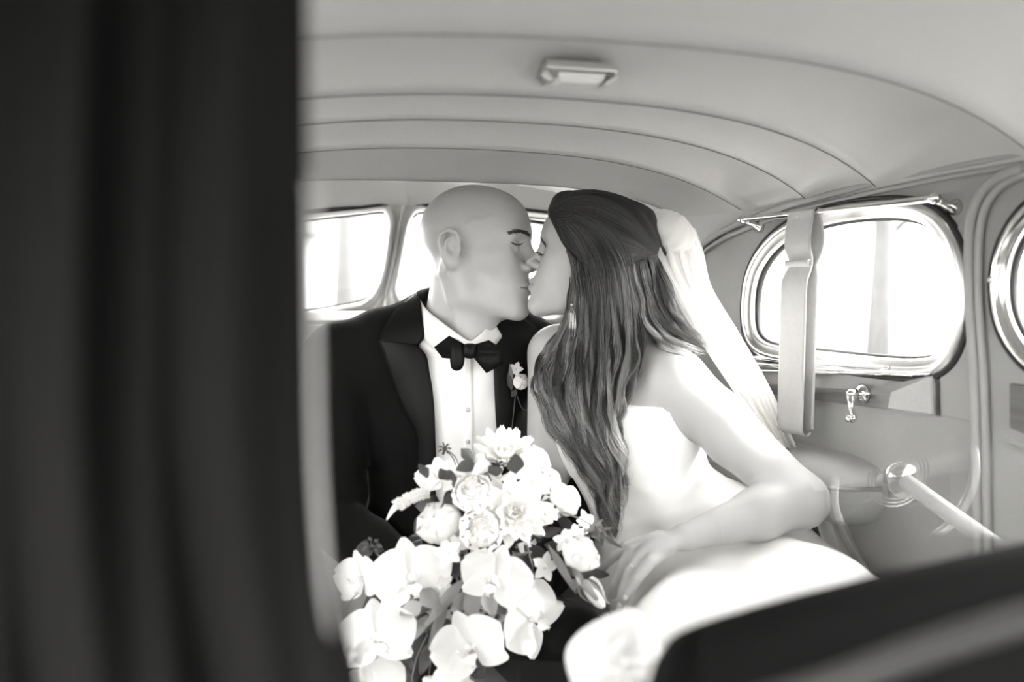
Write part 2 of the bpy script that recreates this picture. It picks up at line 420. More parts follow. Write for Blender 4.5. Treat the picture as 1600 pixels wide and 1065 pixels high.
# ceiling with stretched cloth sections between the bows
BOWS = [0.30, 0.965, 1.235, 1.40, 1.60, 1.90, 2.37]; BEND = [0.3, 0.33, 0.45, 0.5, 0.5, 0.25, 0.0]; HGT = [0.08, 0.085, 0.055, 0.055, 0.06, 0.0]
A_ = np.linspace(-1, 1, 97); rows = []
def halfw(y): return float(np.interp(-y, -HALF[:, 1], HALF[:, 0]))
def ceilbase(a, y):
    e = zedge(y); c = np.interp(y, YC, ZC); aa = abs(a - 0.05 * (1 - a * a)); return e + (c - e) * (1 - aa ** 2.7) - .008
def bowy(k, a):
    y = BOWS[k]
    for _ in range(4): u = a * halfw(y); y = min(BOWS[k] + BEND[k] * u * u, 2.366)
    return y
for k in range(-1, len(BOWS) - 1):
    nT = 22 if k >= 0 else 8
    for i in range(nT + (k == len(BOWS) - 2)):
        t = i / nT; row = []
        for a in A_:
            y0 = bowy(k, a) if k >= 0 else -.02; y1 = bowy(k + 1, a); y = y0 + (y1 - y0) * t
            fr = HGT[k] * (math.sin(math.pi * t ** 0.62) ** 0.8) * (1 - abs(a) ** 10) if 0 < t < 1 and k >= 0 else 0.0
            row.append((XC + a * halfw(y), y, ceilbase(a, y) + fr))
        rows.append(row)
G_c = np.array(rows)
mb = MB(); mb.grid(G_c); ceil = tag(mb.make('ceiling', M['headliner']), 'pale cloth headlining gathered over curved roof bows', kind='structure')
# seams along the bows
for k in range(1, 6):
    pts = [(XC + a * halfw(bowy(k, a)), bowy(k, a), ceilbase(a, bowy(k, a)) + .0004) for a in np.linspace(-0.985, 0.985, 60)]
    m_ = MB(); m_.tube(pts, 0.0011, 6); m_.make('seam', M['seamline'], ceil)
# floor
mb = MB(); mb.box((XC, 0.52, -0.02), (0.72, 1.9, 0.02)); tag(mb.make('floor', M['carpet'], smooth=False), 'dark carpeted car floor', kind='structure')
# front cabin roof and bulkhead
mb = MB(); mb.box((XC, -0.65, 1.31), (0.72, 0.65, 0.015)); tag(mb.make('ceiling_front', M['dark'], smooth=False), 'roof over the front seats', kind='structure')
mb = MB(); mb.box((XC, -1.32, 0.42), (0.72, 0.02, 0.45)); mb.box((XC, -1.32, 1.29), (0.72, 0.02, 0.03)); mb.box((XC, -1.32, 1.05), (0.02, 0.02, 0.25)); tag(mb.make('wall_front', M['dark'], smooth=False), 'dark front bulkhead and windscreen frame', kind='structure')
# welt cords along the joint
for sg, nm in ((1, 'trim_1'), (-1, 'trim_2')):
    mb = MB(); ss = np.linspace(s_w[0], SMAX - .02, 70)
    mb.tube([W(sg * s, zwelt(s) + .004, .006) for s in ss], 0.0065, 8); o1 = mb
    o = mb.make(nm, M['piping']); tag(o, 'padded welt along the %s joint of wall and headlining' % ('right' if sg > 0 else 'left'), kind='structure')
    mb = MB(); mb.tube([W(sg * s, zwelt(s) - .011, .004) for s in ss], 0.0045, 8); mb.make('welt_cord', M['piping'], o)
# ------------------------------------------------------------------ windows
def ring(mbx, poly, prof, closed_prof=False):
    k = len(poly); t = np.roll(poly, -1, 0) - np.roll(poly, 1, 0); t /= np.linalg.norm(t, axis=1)[:, None] + 1e-9
    nrm = np.stack([t[:, 1], -t[:, 0]], 1); ar = np.sum(poly[:, 0] * np.roll(poly[:, 1], -1) - np.roll(poly[:, 0], -1) * poly[:, 1])
    if ar < 0: nrm = -nrm
    G = np.array([[W(*(poly[i] + nrm[i] * o), h) for (o, h) in prof] for i in range(k)])
    mbx.grid(G, closed_u=True, closed_v=closed_prof)
def window(name, poly, label, garnish=0.030, kinds=('chrome', 'panel')):
    c = poly.mean(0); mb = MB(); R = 6
    vv = [W(*c, -.012)]; ff = []; k = len(poly)
    for r in range(1, R + 1): vv += [W(*(c + (p - c) * r / R * 1.02), -.012) for p in poly]
    for i in range(k): ff.append((0, 1 + i, 1 + (i + 1) % k))
    for r in range(R - 1):
        for i in range(k): a = 1 + r * k + i; b = 1 + r * k + (i + 1) % k; ff.append((a, a + k, b + k, b))
    mb.add(vv, ff); o = tag(mb.make(name, M['winglass']), label, kind='structure')
    mb = MB(); ring(mb, poly, [(-.003, -.012), (-.004, -.004), (.001, .0), (.004, -.004), (.003, -.012)]); mb.make('rubber_seal', M['rubber'], o)
    mb = MB(); q = garnish
    ring(mb, poly, [(.001, -.004), (.002, .006), (.005, .009), (q * .45, .008), (q * .5, .013), (q * .75, .014), (q, .010), (q + .002, -.002)]); mb.make('chrome_frame', M[kinds[0]], o)
    if kinds[1]:
        mb = MB(); ring(mb, poly, [(q, -.002), (q + .001, .008), (q + .003, .010), (q + .005, .009), (q + .007, .005), (q + .0075, -.002)]); mb.make('outer_gasket', M[kinds[1]], o)
    return o
window('window_1', quarter, 'small rounded side window with chrome frame beside the bride', kinds=('satin', 'rubber'))
window('window_2', rearL, 'left pane of the split back window behind the groom', .012, ('satin', 'rubber'))
window('window_3', rearR, 'right pane of the split back window behind the two heads', .012, ('satin', 'rubber'))
d1 = window('window_4', doorwin, 'door window cut by the right edge of the photo', .026, ('chrome', 'rubber'))
window('window_5', mirror(quarter), 'small left side window hidden behind the dark drape', kinds=('chrome', 'rubber'))
window('window_6', mirror(doorwin), 'left door window hidden behind the dark drape', .026, ('chrome', 'rubber'))
window('window_8', frontwin, 'right front door window outside the frame', .026, ('rubber', 'rubber'))
window('window_9', mirror(frontwin), 'left front door window hidden behind the dark drape', .026, ('rubber', 'rubber'))
mb = MB(); q = sW(1559, 437); mb.ball(W(q[0], q[1], .015), .0045); mb.make('screw', M['satin'], d1)
# divider post of the back window
mb = MB(); G = []
le = spline([sW(*q) for q in [(590, 322), (602, 334), (606, 352), (601, 390), (593, 430), (580, 460), (560, 474), (535, 484)]], 22); re = spline([sW(*q) for q in [(668, 322), (652, 332), (641, 350), (633, 390), (625, 430), (622, 452), (632, 470), (650, 482)]], 22)
for (s0, z0), (s1, z1) in zip(le, re):
    row = []
    for f_, h in ((0, -.004), (.03, .010), (.16, .016), (.28, .015), (.36, .009), (.44, .012), (.5, .021), (.56, .012), (.64, .009), (.72, .015), (.84, .016), (.97, .010), (1, -.004)): row.append(W(s0 + (s1 - s0) * f_, z0 + (z1 - z0) * f_, h))
    G.append(row)
mb.grid(np.array(G)); tag(mb.make('trim_3', M['post']), 'metal post dividing the two back window panes', kind='structure')
# rear header roll and shelf
mb = MB(); mb.tube([W(s, float(np.interp(s, np.linspace(-.45, .45, 9), [1.197, 1.214, 1.230, 1.242, 1.246, 1.242, 1.230, 1.214, 1.197])) + .003, .004) for s in np.linspace(-.45, .45, 40)], .005, 8)
tag(mb.make('trim_4', M['rubber']), 'dark edging above the back window', kind='structure')
mb = MB(); G = []
for s in np.linspace(-.55, .55, 40): G.append([W(s, 1.0, h) if h < .2 else W(s, 0.985, h) for h in (0.0, .05, .1, .16, .2, .24)])
mb.grid(np.array(G)); tag(mb.make('trim_5', M['seat'], solid=.01), 'padded shelf below the back window', kind='structure')
# door windlace
pl = [(1600, 262), (1570, 272), (1542, 292), (1524, 325), (1518, 372), (1519, 440), (1524, 510), (1531, 590), (1536, 680), (1540, 780), (1545, 900), (1550, 1010)]
for k, (dx, r) in enumerate(((0, .0085), (14, .006))):
    mb = MB(); q = [sW(min(x + dx, 1640), y + dx * .5) for x, y in pl]
    mb.tube(spline([W(a, b, .006) for a, b in q], 60), r, 8)
    if k == 0: dl = tag(mb.make('trim_6', M['piping']), 'corded windlace round the right rear door opening', kind='structure')
    else: mb.make('welt_cord', M['piping'], dl)
# panel edges between window and door
def patch(name, pts, h, m, parent=None, label=None, lip=.003):
    q = [sW(*p) for p in pts]; c = np.mean(q, 0); mb = MB(); k = len(q); q = np.array(q)
    # subdivided edge so that it follows the wall
    L = []
    for i in range(k):
        for t in np.linspace(0, 1, 8, endpoint=False): L.append(q[i] * (1 - t) + q[(i + 1) % k] * t)
    L = np.array(L); n = len(L); vv = [W(*p, -.002) for p in L] + [W(*p, h - lip) for p in L] + [W(*(c + (p - c) * .97), h) for p in L]
    vv += [W(*(c + (p - c) * .5), h) for p in L] + [W(*c, h)]
    ff = []
    for r in range(3):
        for i in range(n): a = r * n + i; b = r * n + (i + 1) % n; ff.append((a, b, b + n, a + n))
    for i in range(n): ff.append((3 * n + i, 3 * n + (i + 1) % n, 4 * n))
    mb.add(vv, ff); o = mb.make(name, m, parent, smooth=False)
    if label: tag(o, label, kind='structure')
    return o
t7 = patch('trim_7', [(1176, 596), (1240, 603), (1330, 608), (1400, 611), (1467, 586), (1471, 600), (1473, 649), (1400, 640), (1305, 628), (1185, 612)], .012, M['walnut'], label='dark glossy wood strip below the small side window')
patch('end_panel', [(1405, 612), (1467, 587), (1471, 646), (1400, 637)], .0145, M['strap'], t7)
patch('trim_8', [(1478, 353), (1504, 356), (1508, 430), (1518, 548), (1500, 552), (1474, 590), (1476, 650), (1527, 662), (1520, 540), (1513, 430), (1509, 353)], .004, M['panel'], label='cloth post between small window and door')
mb = MB()
for a, b in (((1168, 556), (1400, 575)), ((1172, 566), (1440, 585)), ((1174, 578), (1465, 583))):
    q = spline([W(*sW(a[0] + (b[0] - a[0]) * t, a[1] + (b[1] - a[1]) * t + (6 * t * (1 - t))), .012) for t in np.linspace(0, 1, 9)], 24); mb.tube(q, .0038, 8)
tag(mb.make('trim_9', M['chrome']), 'bright metal ribs under the small side window', kind='structure')
mb = MB(); 
patch('trim_10', [(1588, 598), (1640, 606), (1640, 690), (1590, 668)], .010, M['walnut'], label='metal trim strip at the right edge on the door')
# window crank
q0 = sW(1362, 614); rt = root('window_crank', W(*q0, .012), 'chrome window crank handle on the wood strip under the side window', 'crank')
mb = MB(); p, n = plan(q0[0]); N3 = np.array([n[0], n[1], 0.0])
b = W(*q0, .012); mb.tube([b, b + N3 * .006, b + N3 * .010, b + N3 * .012], [.016, .016, .012, .008], 16); mb.make('escutcheon', M['chrome'], rt)
mb = MB(); tip = W(*sW(1366, 652), .04); mb.tube([b + N3 * .008, b + N3 * .030, b + N3 * .034], [.009, .0085, .005], 12); mb.tube([b + N3 * .029, b * .5 + tip * .5 + N3 * .016, tip], [.0075, .0058, .0052], 10, flat=.8); mb.make('arm', M['chrome'], rt)
mb = MB(); mb.ball(tip, .0075); mb.tube([tip, tip + N3 * .012], [.006, .005], 10); mb.make('knob', M['chrome'], rt)
# ------------------------------------------------------------------ grab rail and hanging strap
a0, a1 = sW(1186, 344), sW(1490, 311); H = .042
r0 = root('grab_rail', W(*a0, .02), 'slim chrome rail fixed above the small side window', 'rail')
pts = [W(a0[0] + (a1[0] - a0[0]) * t, a0[1] + (a1[1] - a0[1]) * t, H) for t in np.linspace(-.02, 1.02, 24)]
mb = MB(); mb.tube(pts, .0052, 12); mb.make('bar', M['chrome'], r0)
for q in (a0, a1):
    mb = MB(); mb.tube([W(q[0], q[1] - .012, 0), W(q[0], q[1] - .012, .006), W(q[0], q[1] - .010, .012), W(q[0], q[1] - .004, H * .7), W(q[0], q[1], H)], [.013, .012, .006, .0055, .0065], 12)
    mb.ball(W(*q, H), .0085); br = mb.make('bracket', M['chrome'], r0)
    mb = MB(); mb.ball(W(q[0], q[1] - .017, .008), .004); mb.make('screw', M['satin'], br)
# strap: loop of webbing over the rail
s_a, s_b = sW(1262, 330)[0], sW(1306, 330)[0]; sm = (s_a + s_b) / 2; wd = abs(s_b - s_a) / 2 * .98
zt = sW(1284, 333)[1]; zb = sW(1275, 664)[1]; zk = sW(1281, 412)[1]
r0 = root('hanging_strap', W(sm, zt, H), 'long pale webbing strap looped over the chrome rail', 'strap')
def band(path, w0, parent, name, m, th=.0022):
    mb = MB(); G = []
    for (ds, z, h, ww) in path:
        row = [(-1, 0), (-.86, th), (-.8, th * .7), (.8, th * .7), (.86, th), (1, 0), (.86, -th), (-.86, -th)]
        G.append([W(sm + ds + a * w0 * ww, z, h + e) for a, e in row])
    mb.grid(np.array(G), closed_v=True); return mb.make(name, m, parent)
fr, bk = [], []
for t in np.linspace(0, 1, 30):
    z = zt + (zb - zt) * t; sw = (sW(1284, 333)[0] - sW(1274, 664)[0]); ds = -sw * t * .5
    pin = 1 - .12 * math.exp(-((z - zk) / .012) ** 2)
    fr.append((ds, z, H + .007 + .012 * math.sin(min(t * 3, 1) * math.pi * .5) - .014 * math.exp(-((z - zk) / .02) ** 2), pin))
    bk.append((ds + .004, z, H - .005 - .012 * math.sin(min(t * 4, 1) * math.pi) + .004, pin))
top = [(0, zt + .006 * math.sin(a), H + .0075 * math.cos(a), 1) for a in np.linspace(math.pi, 0, 9)]
bot = [(fr[-1][0], zb - .012 * math.sin(a), (fr[-1][2] + bk[-1][2]) / 2 + (fr[-1][2] - bk[-1][2]) / 2 * math.cos(a), 1) for a in np.linspace(0, math.pi, 7)]
sw_ = band(bk[::-1][0:] + top + fr + bot[1:-1], wd, r0, 'webbing', M['strap'])
band([(fr[0][0] + (fr[7][0]) * 0, zk + dz, H + .007 + .006 + e, .93) for dz, e in ((.006, 0), (.004, .003), (-.004, .003), (-.006, 0))], wd, r0, 'stitched_fold', M['strap_edge'])
# ------------------------------------------------------------------ dome lamp
GF = G_c.reshape(-1, 3)
def ceilz(x, y): return GF[np.argmin((GF[:, 0] - x) ** 2 + (GF[:, 1] - y) ** 2), 2]
def onceil(px, py):
    d = 0.8
    for k in range(200):
        p = P(px, py, d)
        if p[2] >= ceilz(p[0], p[1]): break
        d += .004
    return p
dc = onceil(894, 117)
r0 = root('dome_lamp', dc, 'small rectangular roof lamp with stepped ends on the headlining', 'lamp')
cx = dc + np.array([0, -.018, .004]); ax, ay, az = np.array([1.0, 0, 0]), np.array([0, 1.0, -.02]), np.array([0, 0, -1.0]); hx, hy = .046, .021
def slab(n0, n1, prof, m, nm, par):
    mb = MB(); G = []
    for sx, sy in ((-1, -1), (1, -1), (1, 1), (-1, 1)): G.append([cx + ax * sx * (n0 - i) + ay * sy * (n1 - i) + az * z for i, z in prof])
    mb.grid(np.array(G), closed_u=True); b0 = len(prof); mb.f.append(tuple(k * b0 + b0 - 1 for k in range(4))); return mb.make(nm, m, par, smooth=False, bevel=.0012)
slab(hx, hy, [(0, -.004), (0, .006), (.004, .010), (.006, .011)], M['satin'], 'base', r0)
slab(hx * .66, hy * .94, [(0, .010), (.001, .016), (.008, .020)], M['lens'], 'lens', r0)
for k in range(3):
    mb = MB(); x = -hx * (.97 - .075 * k); mb.tube([cx + ax * x - ay * hy * .9 + az * (.011 + .003 * k), cx + ax * x + ay * hy * .9 + az * (.011 + .003 * k)], .0028, 8); mb.make('rib', M['satin'], r0)
    mb = MB(); mb.tube([cx - ax * x - ay * hy * .9 + az * (.011 + .003 * k), cx - ax * x + ay * hy * .9 + az * (.011 + .003 * k)], .0028, 8); mb.make('rib', M['satin'], r0)
# ------------------------------------------------------------------ rear seat, armrest
def softbox(c, h, r=.05, axes=None, n=7):
    """rounded cushion as a superellipsoid grid"""
    A = np.eye(3) if axes is None else np.asarray(axes); G = []
    e = 0.28
    sp = lambda v: math.copysign(abs(v) ** e, v)
    for i in range(25):
        ph = -math.pi / 2 + math.pi * i / 24; row = []
        for j in range(48):
            th = 2 * math.pi * j / 48
            v = np.array([sp(math.cos(ph)) * sp(math.cos(th)) * h[0], sp(math.cos(ph)) * sp(math.sin(th)) * h[1], sp(math.sin(ph)) * h[2]])
            row.append(np.asarray(c) + A.T @ v)
        G.append(row)
    m_ = MB(); m_.grid(np.array(G), closed_v=True); return m_
r0 = root('rear_seat', (XC, 1.9, 0.02), 'pale cloth rear bench seat behind the couple', 'seat')
softbox((XC, 1.72, 0.26), (.50, .38, .15)).make('cushion', M['seat'], r0)
ca, sa = math.cos(.16), math.sin(.16)
softbox((XC, 2.09, 0.65), (.44, .09, .33), axes=[(1, 0, 0), (0, ca, -sa), (0, sa, ca)]).make('backrest', M['seat'], r0)
for k in range(5):
    mb = MB(); x = XC - .4 + .2 * k; mb.tube([(x, 2.0, .5), (x, 2.005, .6), (x, 2.02, .75), (x, 2.035, .88)], .006, 6); mb.make('piping', M['piping'], r0)
sA, sB = sW(1210, 740)[0], sW(1392, 740)[0]; zA = 0.772
mb = MB(); G = []
for s in np.linspace(sA - .25, sB, 26):
    t = (s - (sA - .25)) / (sB - sA + .25); e = math.sqrt(max(0.0, 1 - max(0, (t - .78) / .22) ** 2)); hh = .012 + .10 * e; zz = .085 * (.25 + .75 * e)
    zm = zA - .042; G.append([W(s, zm - zz * .95, .0), W(s, zm - zz * .9, hh * .25), W(s, zm - zz * .75, hh * .62), W(s, zm - zz * .4, hh * .9), W(s, zm, hh), W(s, zm + zz * .28, hh * .9), W(s, zm + zz * .44, hh * .62), W(s, zm + zz * .5, hh * .3), W(s, zm + zz * .52, 0)])
mb.grid(np.array(G)); 
G_ = np.array(G); mb.add(list(G_[-1]), [tuple(range(9))])
r0 = root('armrest', W(sA, zA - .1, .05), 'padded pale armrest on the right wall behind the bride', 'armrest'); mb.make('pad', M['seat'], r0)
mb = MB(); mb.tube([g_[4] for g_ in G], .004, 6); mb.make('piping', M['piping'], r0)
# ================================================================== PEOPLE
def headframe(px, py, d, yaw, pitch=0.0, roll=0.0):
    """axes (right, forward, up) of a head at a pixel and depth; yaw 0 faces the viewer, +90 faces picture right"""
    y_, p_, r_ = map(math.radians, (yaw, pitch, roll))
    f = RV * math.sin(y_) - FV * math.cos(y_); u = UV.copy(); f, u = f * math.cos(p_) + u * math.sin(p_), u * math.cos(p_) - f * math.sin(p_)
    r = np.cross(f, u); r, u = r * math.cos(r_) - u * math.sin(r_), u * math.cos(r_) + r * math.sin(r_)
    return P(px, py, d), np.array([r, f, u])
def headops(H, A, s, fem=False, ears=(1, -1)):
    L = lambda x, y, z: H + A.T @ (np.array([x, y, z]) * s)
    o = []
    E_ = lambda c, r, k, m='u': o.append((m, ell(L(*c), np.array(r) * s, A), k * s))
    K_ = lambda a, b, ra, rb, k, m='u': o.append((m, cone(L(*a), L(*b), ra * s, rb * s), k * s))
    def CH(pts, rads, k, m='u'): o.append((m, chain([L(*p) for p in pts], [r * s for r in rads]), k * s))
    E_((0, -.012, .040), (.077, .099, .078), .01)
    E_((0, .040, .034), (.060, .051, .056), .03)
    if not fem: K_((-.036, .075, .021), (.036, .075, .021), .0135, .0135, .022)
    else: E_((0, .045, .030), (.056, .046, .05), .03)
    E_((0, .040, -.034), (.053, .047, .062), .025)
    E_((0, .060, -.062), (.036, .033, .036), .025)
    for q in (1, -1):
        E_((q * .046, .045, -.022), (.021, .031, .019) if not fem else (.023, .033, .024), .03)
        if fem: CH([(q * .055, -.010, -.045), (q * .044, .004, -.082), (q * .012, .072, -.108)], [.016, .014, .014], .03); E_((q * .034, .05, -.055), (.022, .03, .026), .03)
        else: CH([(q * .058, -.012, -.040), (q * .052, -.002, -.086), (q * .018, .072, -.112)], [.017, .0165, .016], .028)
    E_((0, .078, -.110), (.021, .017, .016), .018)
    E_((0, .024, -.078), (.048, .058, .034), .03)
    # sockets, lids
    for q in (1, -1):
        E_((q * .031, .100, .003), (.018, .015, .011) if fem else (.019, .0185, .0135), .016, 's')
        E_((q * .031, .0745 if fem else .0725, .002), (.0150, .0130, .0125), .004)
        CH([(q * .017, .0845, -.002), (q * .025, .0885, -.0055), (q * .034, .0880, -.0055), (q * .044, .0815, -.001)], [.0011] * 4, .0025, 's')
        CH([(q * .018, .084, .009), (q * .027, .089, .0115), (q * .036, .0875, .0105), (q * .044, .081, .006)], [.0012] * 4, .003, 's')
    # nose
    t = .0 if not fem else -.004
    K_((0, .084, .015), (0, .108 + t, -.024), .0078 if not fem else .0065, .0100 if not fem else .0080, .014)
    E_((0, .1115 + t * .6, -.030), (.0125, .0115, .0105) if not fem else (.0100, .0105, .0085), .008)
    for q in (1, -1):
        E_((q * .0135, .098, -.034), (.0085, .011, .0085) if not fem else (.007, .010, .007), .007)
        E_((q * .0065, .104, -.0415), (.0038, .006, .0035), .003, 's')
    # mouth, lips slightly forward
    pk = .004
    E_((0, .078 + pk, -.070), (.020, .018, .014), .012)
    CH([(-.023, .0855, -.069), (-.010, .0945 + pk, -.0655), (0, .0955 + pk, -.0668), (.010, .0945 + pk, -.0655), (.023, .0855, -.069)], [.0035, .0058, .0055, .0058, .0035], .006)
    CH([(-.021, .0850, -.0735), (0, .0945 + pk, -.0775), (.021, .0850, -.0735)], [.0035, .0068, .0035], .006)
    CH([(-.025, .0880, -.0705), (-.010, .0985 + pk, -.0712), (0, .1000 + pk, -.0722), (.010, .0985 + pk, -.0712), (.025, .0880, -.0705)], [.0012] * 5, .003, 's')
    for q in ears:
        c = np.array([q * .079, -.022, -.004])
        def Q(x, y, z): return (c[0] + q * x, c[1] + y, c[2] + z)
        E_(Q(-.001, -.002, .004), (.006, .017, .026), .008)
        rim = [Q(.001, .012, -.004), Q(.004, .013, .012), Q(.007, .008, .026), Q(.009, -.006, .031), Q(.011, -.018, .024), Q(.0105, -.0215, .008), Q(.008, -.017, -.008), Q(.005, -.008, -.021), Q(.003, .002, -.029)]
        CH(rim, [.003, .0035, .004, .0042, .0042, .004, .004, .005, .006], .004)
        E_(Q(.001, .004, -.024), (.0045, .008, .010), .008)
        CH([Q(.006, .0, .018), Q(.0075, -.010, .010), Q(.0075, -.011, -.002), Q(.006, -.004, -.014)], [.0028, .0032, .0034, .0034], .004)
        E_(Q(.012, .001, -.004), (.011, .0085, .0115), .003, 's')
        E_(Q(.003, .012, -.006), (.004, .004, .007), .004)
        CH([Q(.009, .005, .021), Q(.0105, -.010, .020), Q(.0105, -.016, .008)], [.0022] * 3, .003, 's')
    return o, L
def bodytone(verts, spots):
    t = np.ones(len(verts))
    for c, r, v in spots:
        d = np.linalg.norm((verts - np.asarray(c)) / np.asarray(r), axis=1); t *= 1 - (1 - v) * np.clip(1.6 - d * 1.3, 0, 1)
    return t
def join(parts):
    V, F, n = [], [], 0
    for v, f in parts: V.append(v); F.append(f + n); n += len(v)
    return np.concatenate(V), np.concatenate(F)
def handops(w, d, n, side, s=1.0, curl=0.5):
    """palm, four fingers and a thumb: wrist, direction of the hand, normal of its back, side of the thumb"""
    d = np.asarray(d) / np.linalg.norm(d); n = np.asarray(n) - d * (np.asarray(n) @ d); n /= np.linalg.norm(n); t = np.cross(d, n) * side; o = []
    o.append(('u', ell(w + d * .045 * s, np.array([.045, .013, .040]) * s, [d, n, t]), .015))
    for k, (off, ln) in enumerate(((.030, .072), (.011, .080), (-.009, .075), (-.028, .060))):
        p = w + d * .082 * s + t * off * s; pts = [p - d * .03 * s]; a = 0; q = p; pts.append(q)
        for seg, f in ((.45, .9), (.3, 1.1), (.25, .7)):
            a += curl * f; q = q + (d * math.cos(a) - n * math.sin(a)) * ln * seg * s; pts.append(q)
        o.append(('u', chain(pts, [.0088 * s, .0088 * s, .0082 * s, .0075 * s, .0062 * s]), .004))
    b = w + d * .02 * s + t * .026 * s; o.append(('u', chain([b, b + (d * .5 + t * .6) * .04 * s, b + (d * .8 + t * .35 - n * .3) * .07 * s, b + (d * .95 + t * .1 - n * .5) * .092 * s], [.013 * s, .0105 * s, .009 * s, .007 * s]), .008))
    return o
# ------------------------------------------------------------------ GROOM
HG, AG = headframe(748, 389, 1.87, 73, -1, 0)
hop, LG = headops(HG, AG, 1.02)
neck = [('u', cone(P(722, 425, 1.905), P(708, 545, 1.955), .0555, .066), .028),
        ('u', cone(LG(-.0, .02, -.09), P(738, 540, 1.885), .030, .028), .035),
        ('u', cone(LG(.056, -.038, -.045), P(736, 548, 1.87), .012, .008), .045)]
skin_relief = [('u', chain([LG(.0655, .042, .050), LG(.070, .030, .043), LG(.0735, .018, .045), LG(.0755, .005, .037)], [.0012, .0016, .0016, .001]), .008),  # raised line standing in for light highlights on the temple
         ('d', lambda p: -.0012 * np.exp(-(((p - LG(-.01, -.098, -.05)) @ AG[2]) / .006) ** 2) * ((p - HG) @ AG[1] < -.03), 0)]
tor = [('u', ell(P(712, 640, 1.995), (.185, .115, .24), [RV, FV, UV]), .0), ('u', cone(P(545, 560, 1.975), P(880, 572, 2.03), .066, .066), .06),
       ('u', cone(P(712, 515, 1.975), P(600, 545, 1.975), .055, .06), .05), ('u', cone(P(712, 515, 1.975), P(820, 555, 2.0), .055, .06), .05),
       ('u', ell(P(715, 850, 2.0), (.18, .13, .22), [RV, FV, UV]), .06)]
rarm = [P(520, 566, 1.965), P(528, 815, 1.86), P(672, 930, 1.64)]; larm = [P(905, 585, 2.03), P(925, 810, 2.01), P(830, 925, 1.72)]
legs = [[P(650, 985, 1.93), P(585, 1130, 1.52), P(570, 1500, 1.44)], [P(800, 985, 1.95), P(890, 1030, 1.53), P(882, 1400, 1.46)]]
body_g = tor + [('u', chain(rarm, [.045, .038, .026]), .02), ('u', chain(larm, [.045, .038, .026]), .02)]
body_g += [('u', chain(l, [.075, .055, .04]), .03) for l in legs]
body_g += handops(rarm[2], P(735, 960, 1.56) - rarm[2], UV * .8 + FV * -.4, -1, .95, .55) + handops(larm[2], P(775, 960, 1.62) - larm[2], UV * .6 - FV * .6, 1, .95, .5)
gr = root('person', P(715, 960, 1.95), 'bald man in black tuxedo and bow tie kissing the long-haired woman', 'person')
allhead = hop + neck + skin_relief
lo = np.min([HG - .16, P(690, 560, 1.95) - .09], 0); hi = np.max([HG + .16, P(690, 560, 1.95) + .08], 0); lo[2] = P(708, 540, 1.95)[2]
v1, f1 = sdfmesh(allhead, lo, hi, .0019)
bl = np.min([rarm[0], rarm[1], legs[0][1], larm[1], P(715, 900, 2.0)], 0) - .16; bh = np.max([rarm[0], larm[0], larm[1], P(715, 640, 2.1)], 0) + .12; bl[2] = .16; bh[2] = P(708, 530, 1.95)[2]
v2, f2 = sdfmesh([(m, (lambda f: (lambda p: f(p) + .010))(f), k) if m == 'u' else (m, f, k) for m, f, k in tor] + body_g[len(tor):] + [('u', cone(P(716, 470, 1.93), P(708, 560, 1.955), .055, .06), .02)], bl, bh, .0075)
v, f = join([(v1, f1), (v2, f2)])
tone = bodytone(v, [(LG(0, .10, -.0675), (.022, .02, .011), .72), (LG(0, .10, -.077), (.020, .02, .010), .72)])
gb = mk('body', v, f, M['skin'], gr, tone=tone)
# jacket, trousers
def inflate(ops, e): return [(m, (lambda f: (lambda p: f(p) - e))(f), k) if m == 'u' else (m, f, k) for m, f, k in ops]
wr_g = lambda p: .0035 * np.sin((p @ UV) * 95 + np.sin((p @ RV) * 40) * 1.5) * np.exp(-(np.linalg.norm((p - rarm[1]), axis=1) / .13) ** 2) + .002 * np.sin((p @ RV) * 60 + (p @ UV) * 25)
jk = inflate(tor, .010) + [('u', chain(rarm, [.067, .056, .043]), .03), ('u', chain(larm, [.067, .056, .043]), .03), ('d', wr_g, 0),
     ('s', cone(P(722, 440, 1.91), P(708, 535, 1.955), .064, .066), .01), ('s', half(P(715, 985, 1.95), -UV), .01)]
v, f = sdfmesh(jk, bl - .03, np.append(bh[:2] + .03, P(700, 440, 1.95)[2]), .0065)
jacket = mk('jacket', v, f, M['tux'], gr)
tr = [('u', ell(P(720, 960, 1.97), (.19, .14, .14), [RV, FV, UV]), 0)] + [('u', chain(l, [.098, .080, .065]), .04) for l in legs]
v, f = sdfmesh(tr, bl - .03, np.array([bh[0], bh[1], .66]), .008); mk('trousers', v, f, M['tux'], gr)
def loft(ops, Lp, Rp, nu, nv, off, name, m, parent, solid=.002, bulge=0.0, edge=None):
    Lc = spline(Lp, nv); Rc = spline(Rp, nv); T = np.linspace(0, 1, nu)
    px = np.array([[l[0] + (r[0] - l[0]) * t for t in T] for l, r in zip(Lc, Rc)]); py = np.array([[l[1] + (r[1] - l[1]) * t for t in T] for l, r in zip(Lc, Rc)])
    d = trace(ops, px.ravel(), py.ravel()).reshape(px.shape)
    # smooth the depth so that the cloth does not fall into gaps
    for _ in range(3):
        d[:, 1:-1] = (d[:, 2:] + d[:, :-2] + 2 * d[:, 1:-1]) / 4; d[1:-1] = (d[2:] + d[:-2] + 2 * d[1:-1]) / 4
    o2 = off + bulge * np.sin(np.pi * T)[None, :] * np.ones((nv, 1))
    pts = np.array([[P(px[i, j], py[i, j], d[i, j] - o2[i, j]) for j in range(nu)] for i in range(nv)])
    mb = MB(); mb.grid(pts); return mb.make(name, m, parent, solid=solid)
tj = inflate(tor, .010)
sh = tj + [('d', lambda p: .0016 * np.sin((p @ RV) * 130 + np.sin((p @ UV) * 30) * 2) + .001 * np.sin((p @ RV + p @ UV) * 90), 0)]
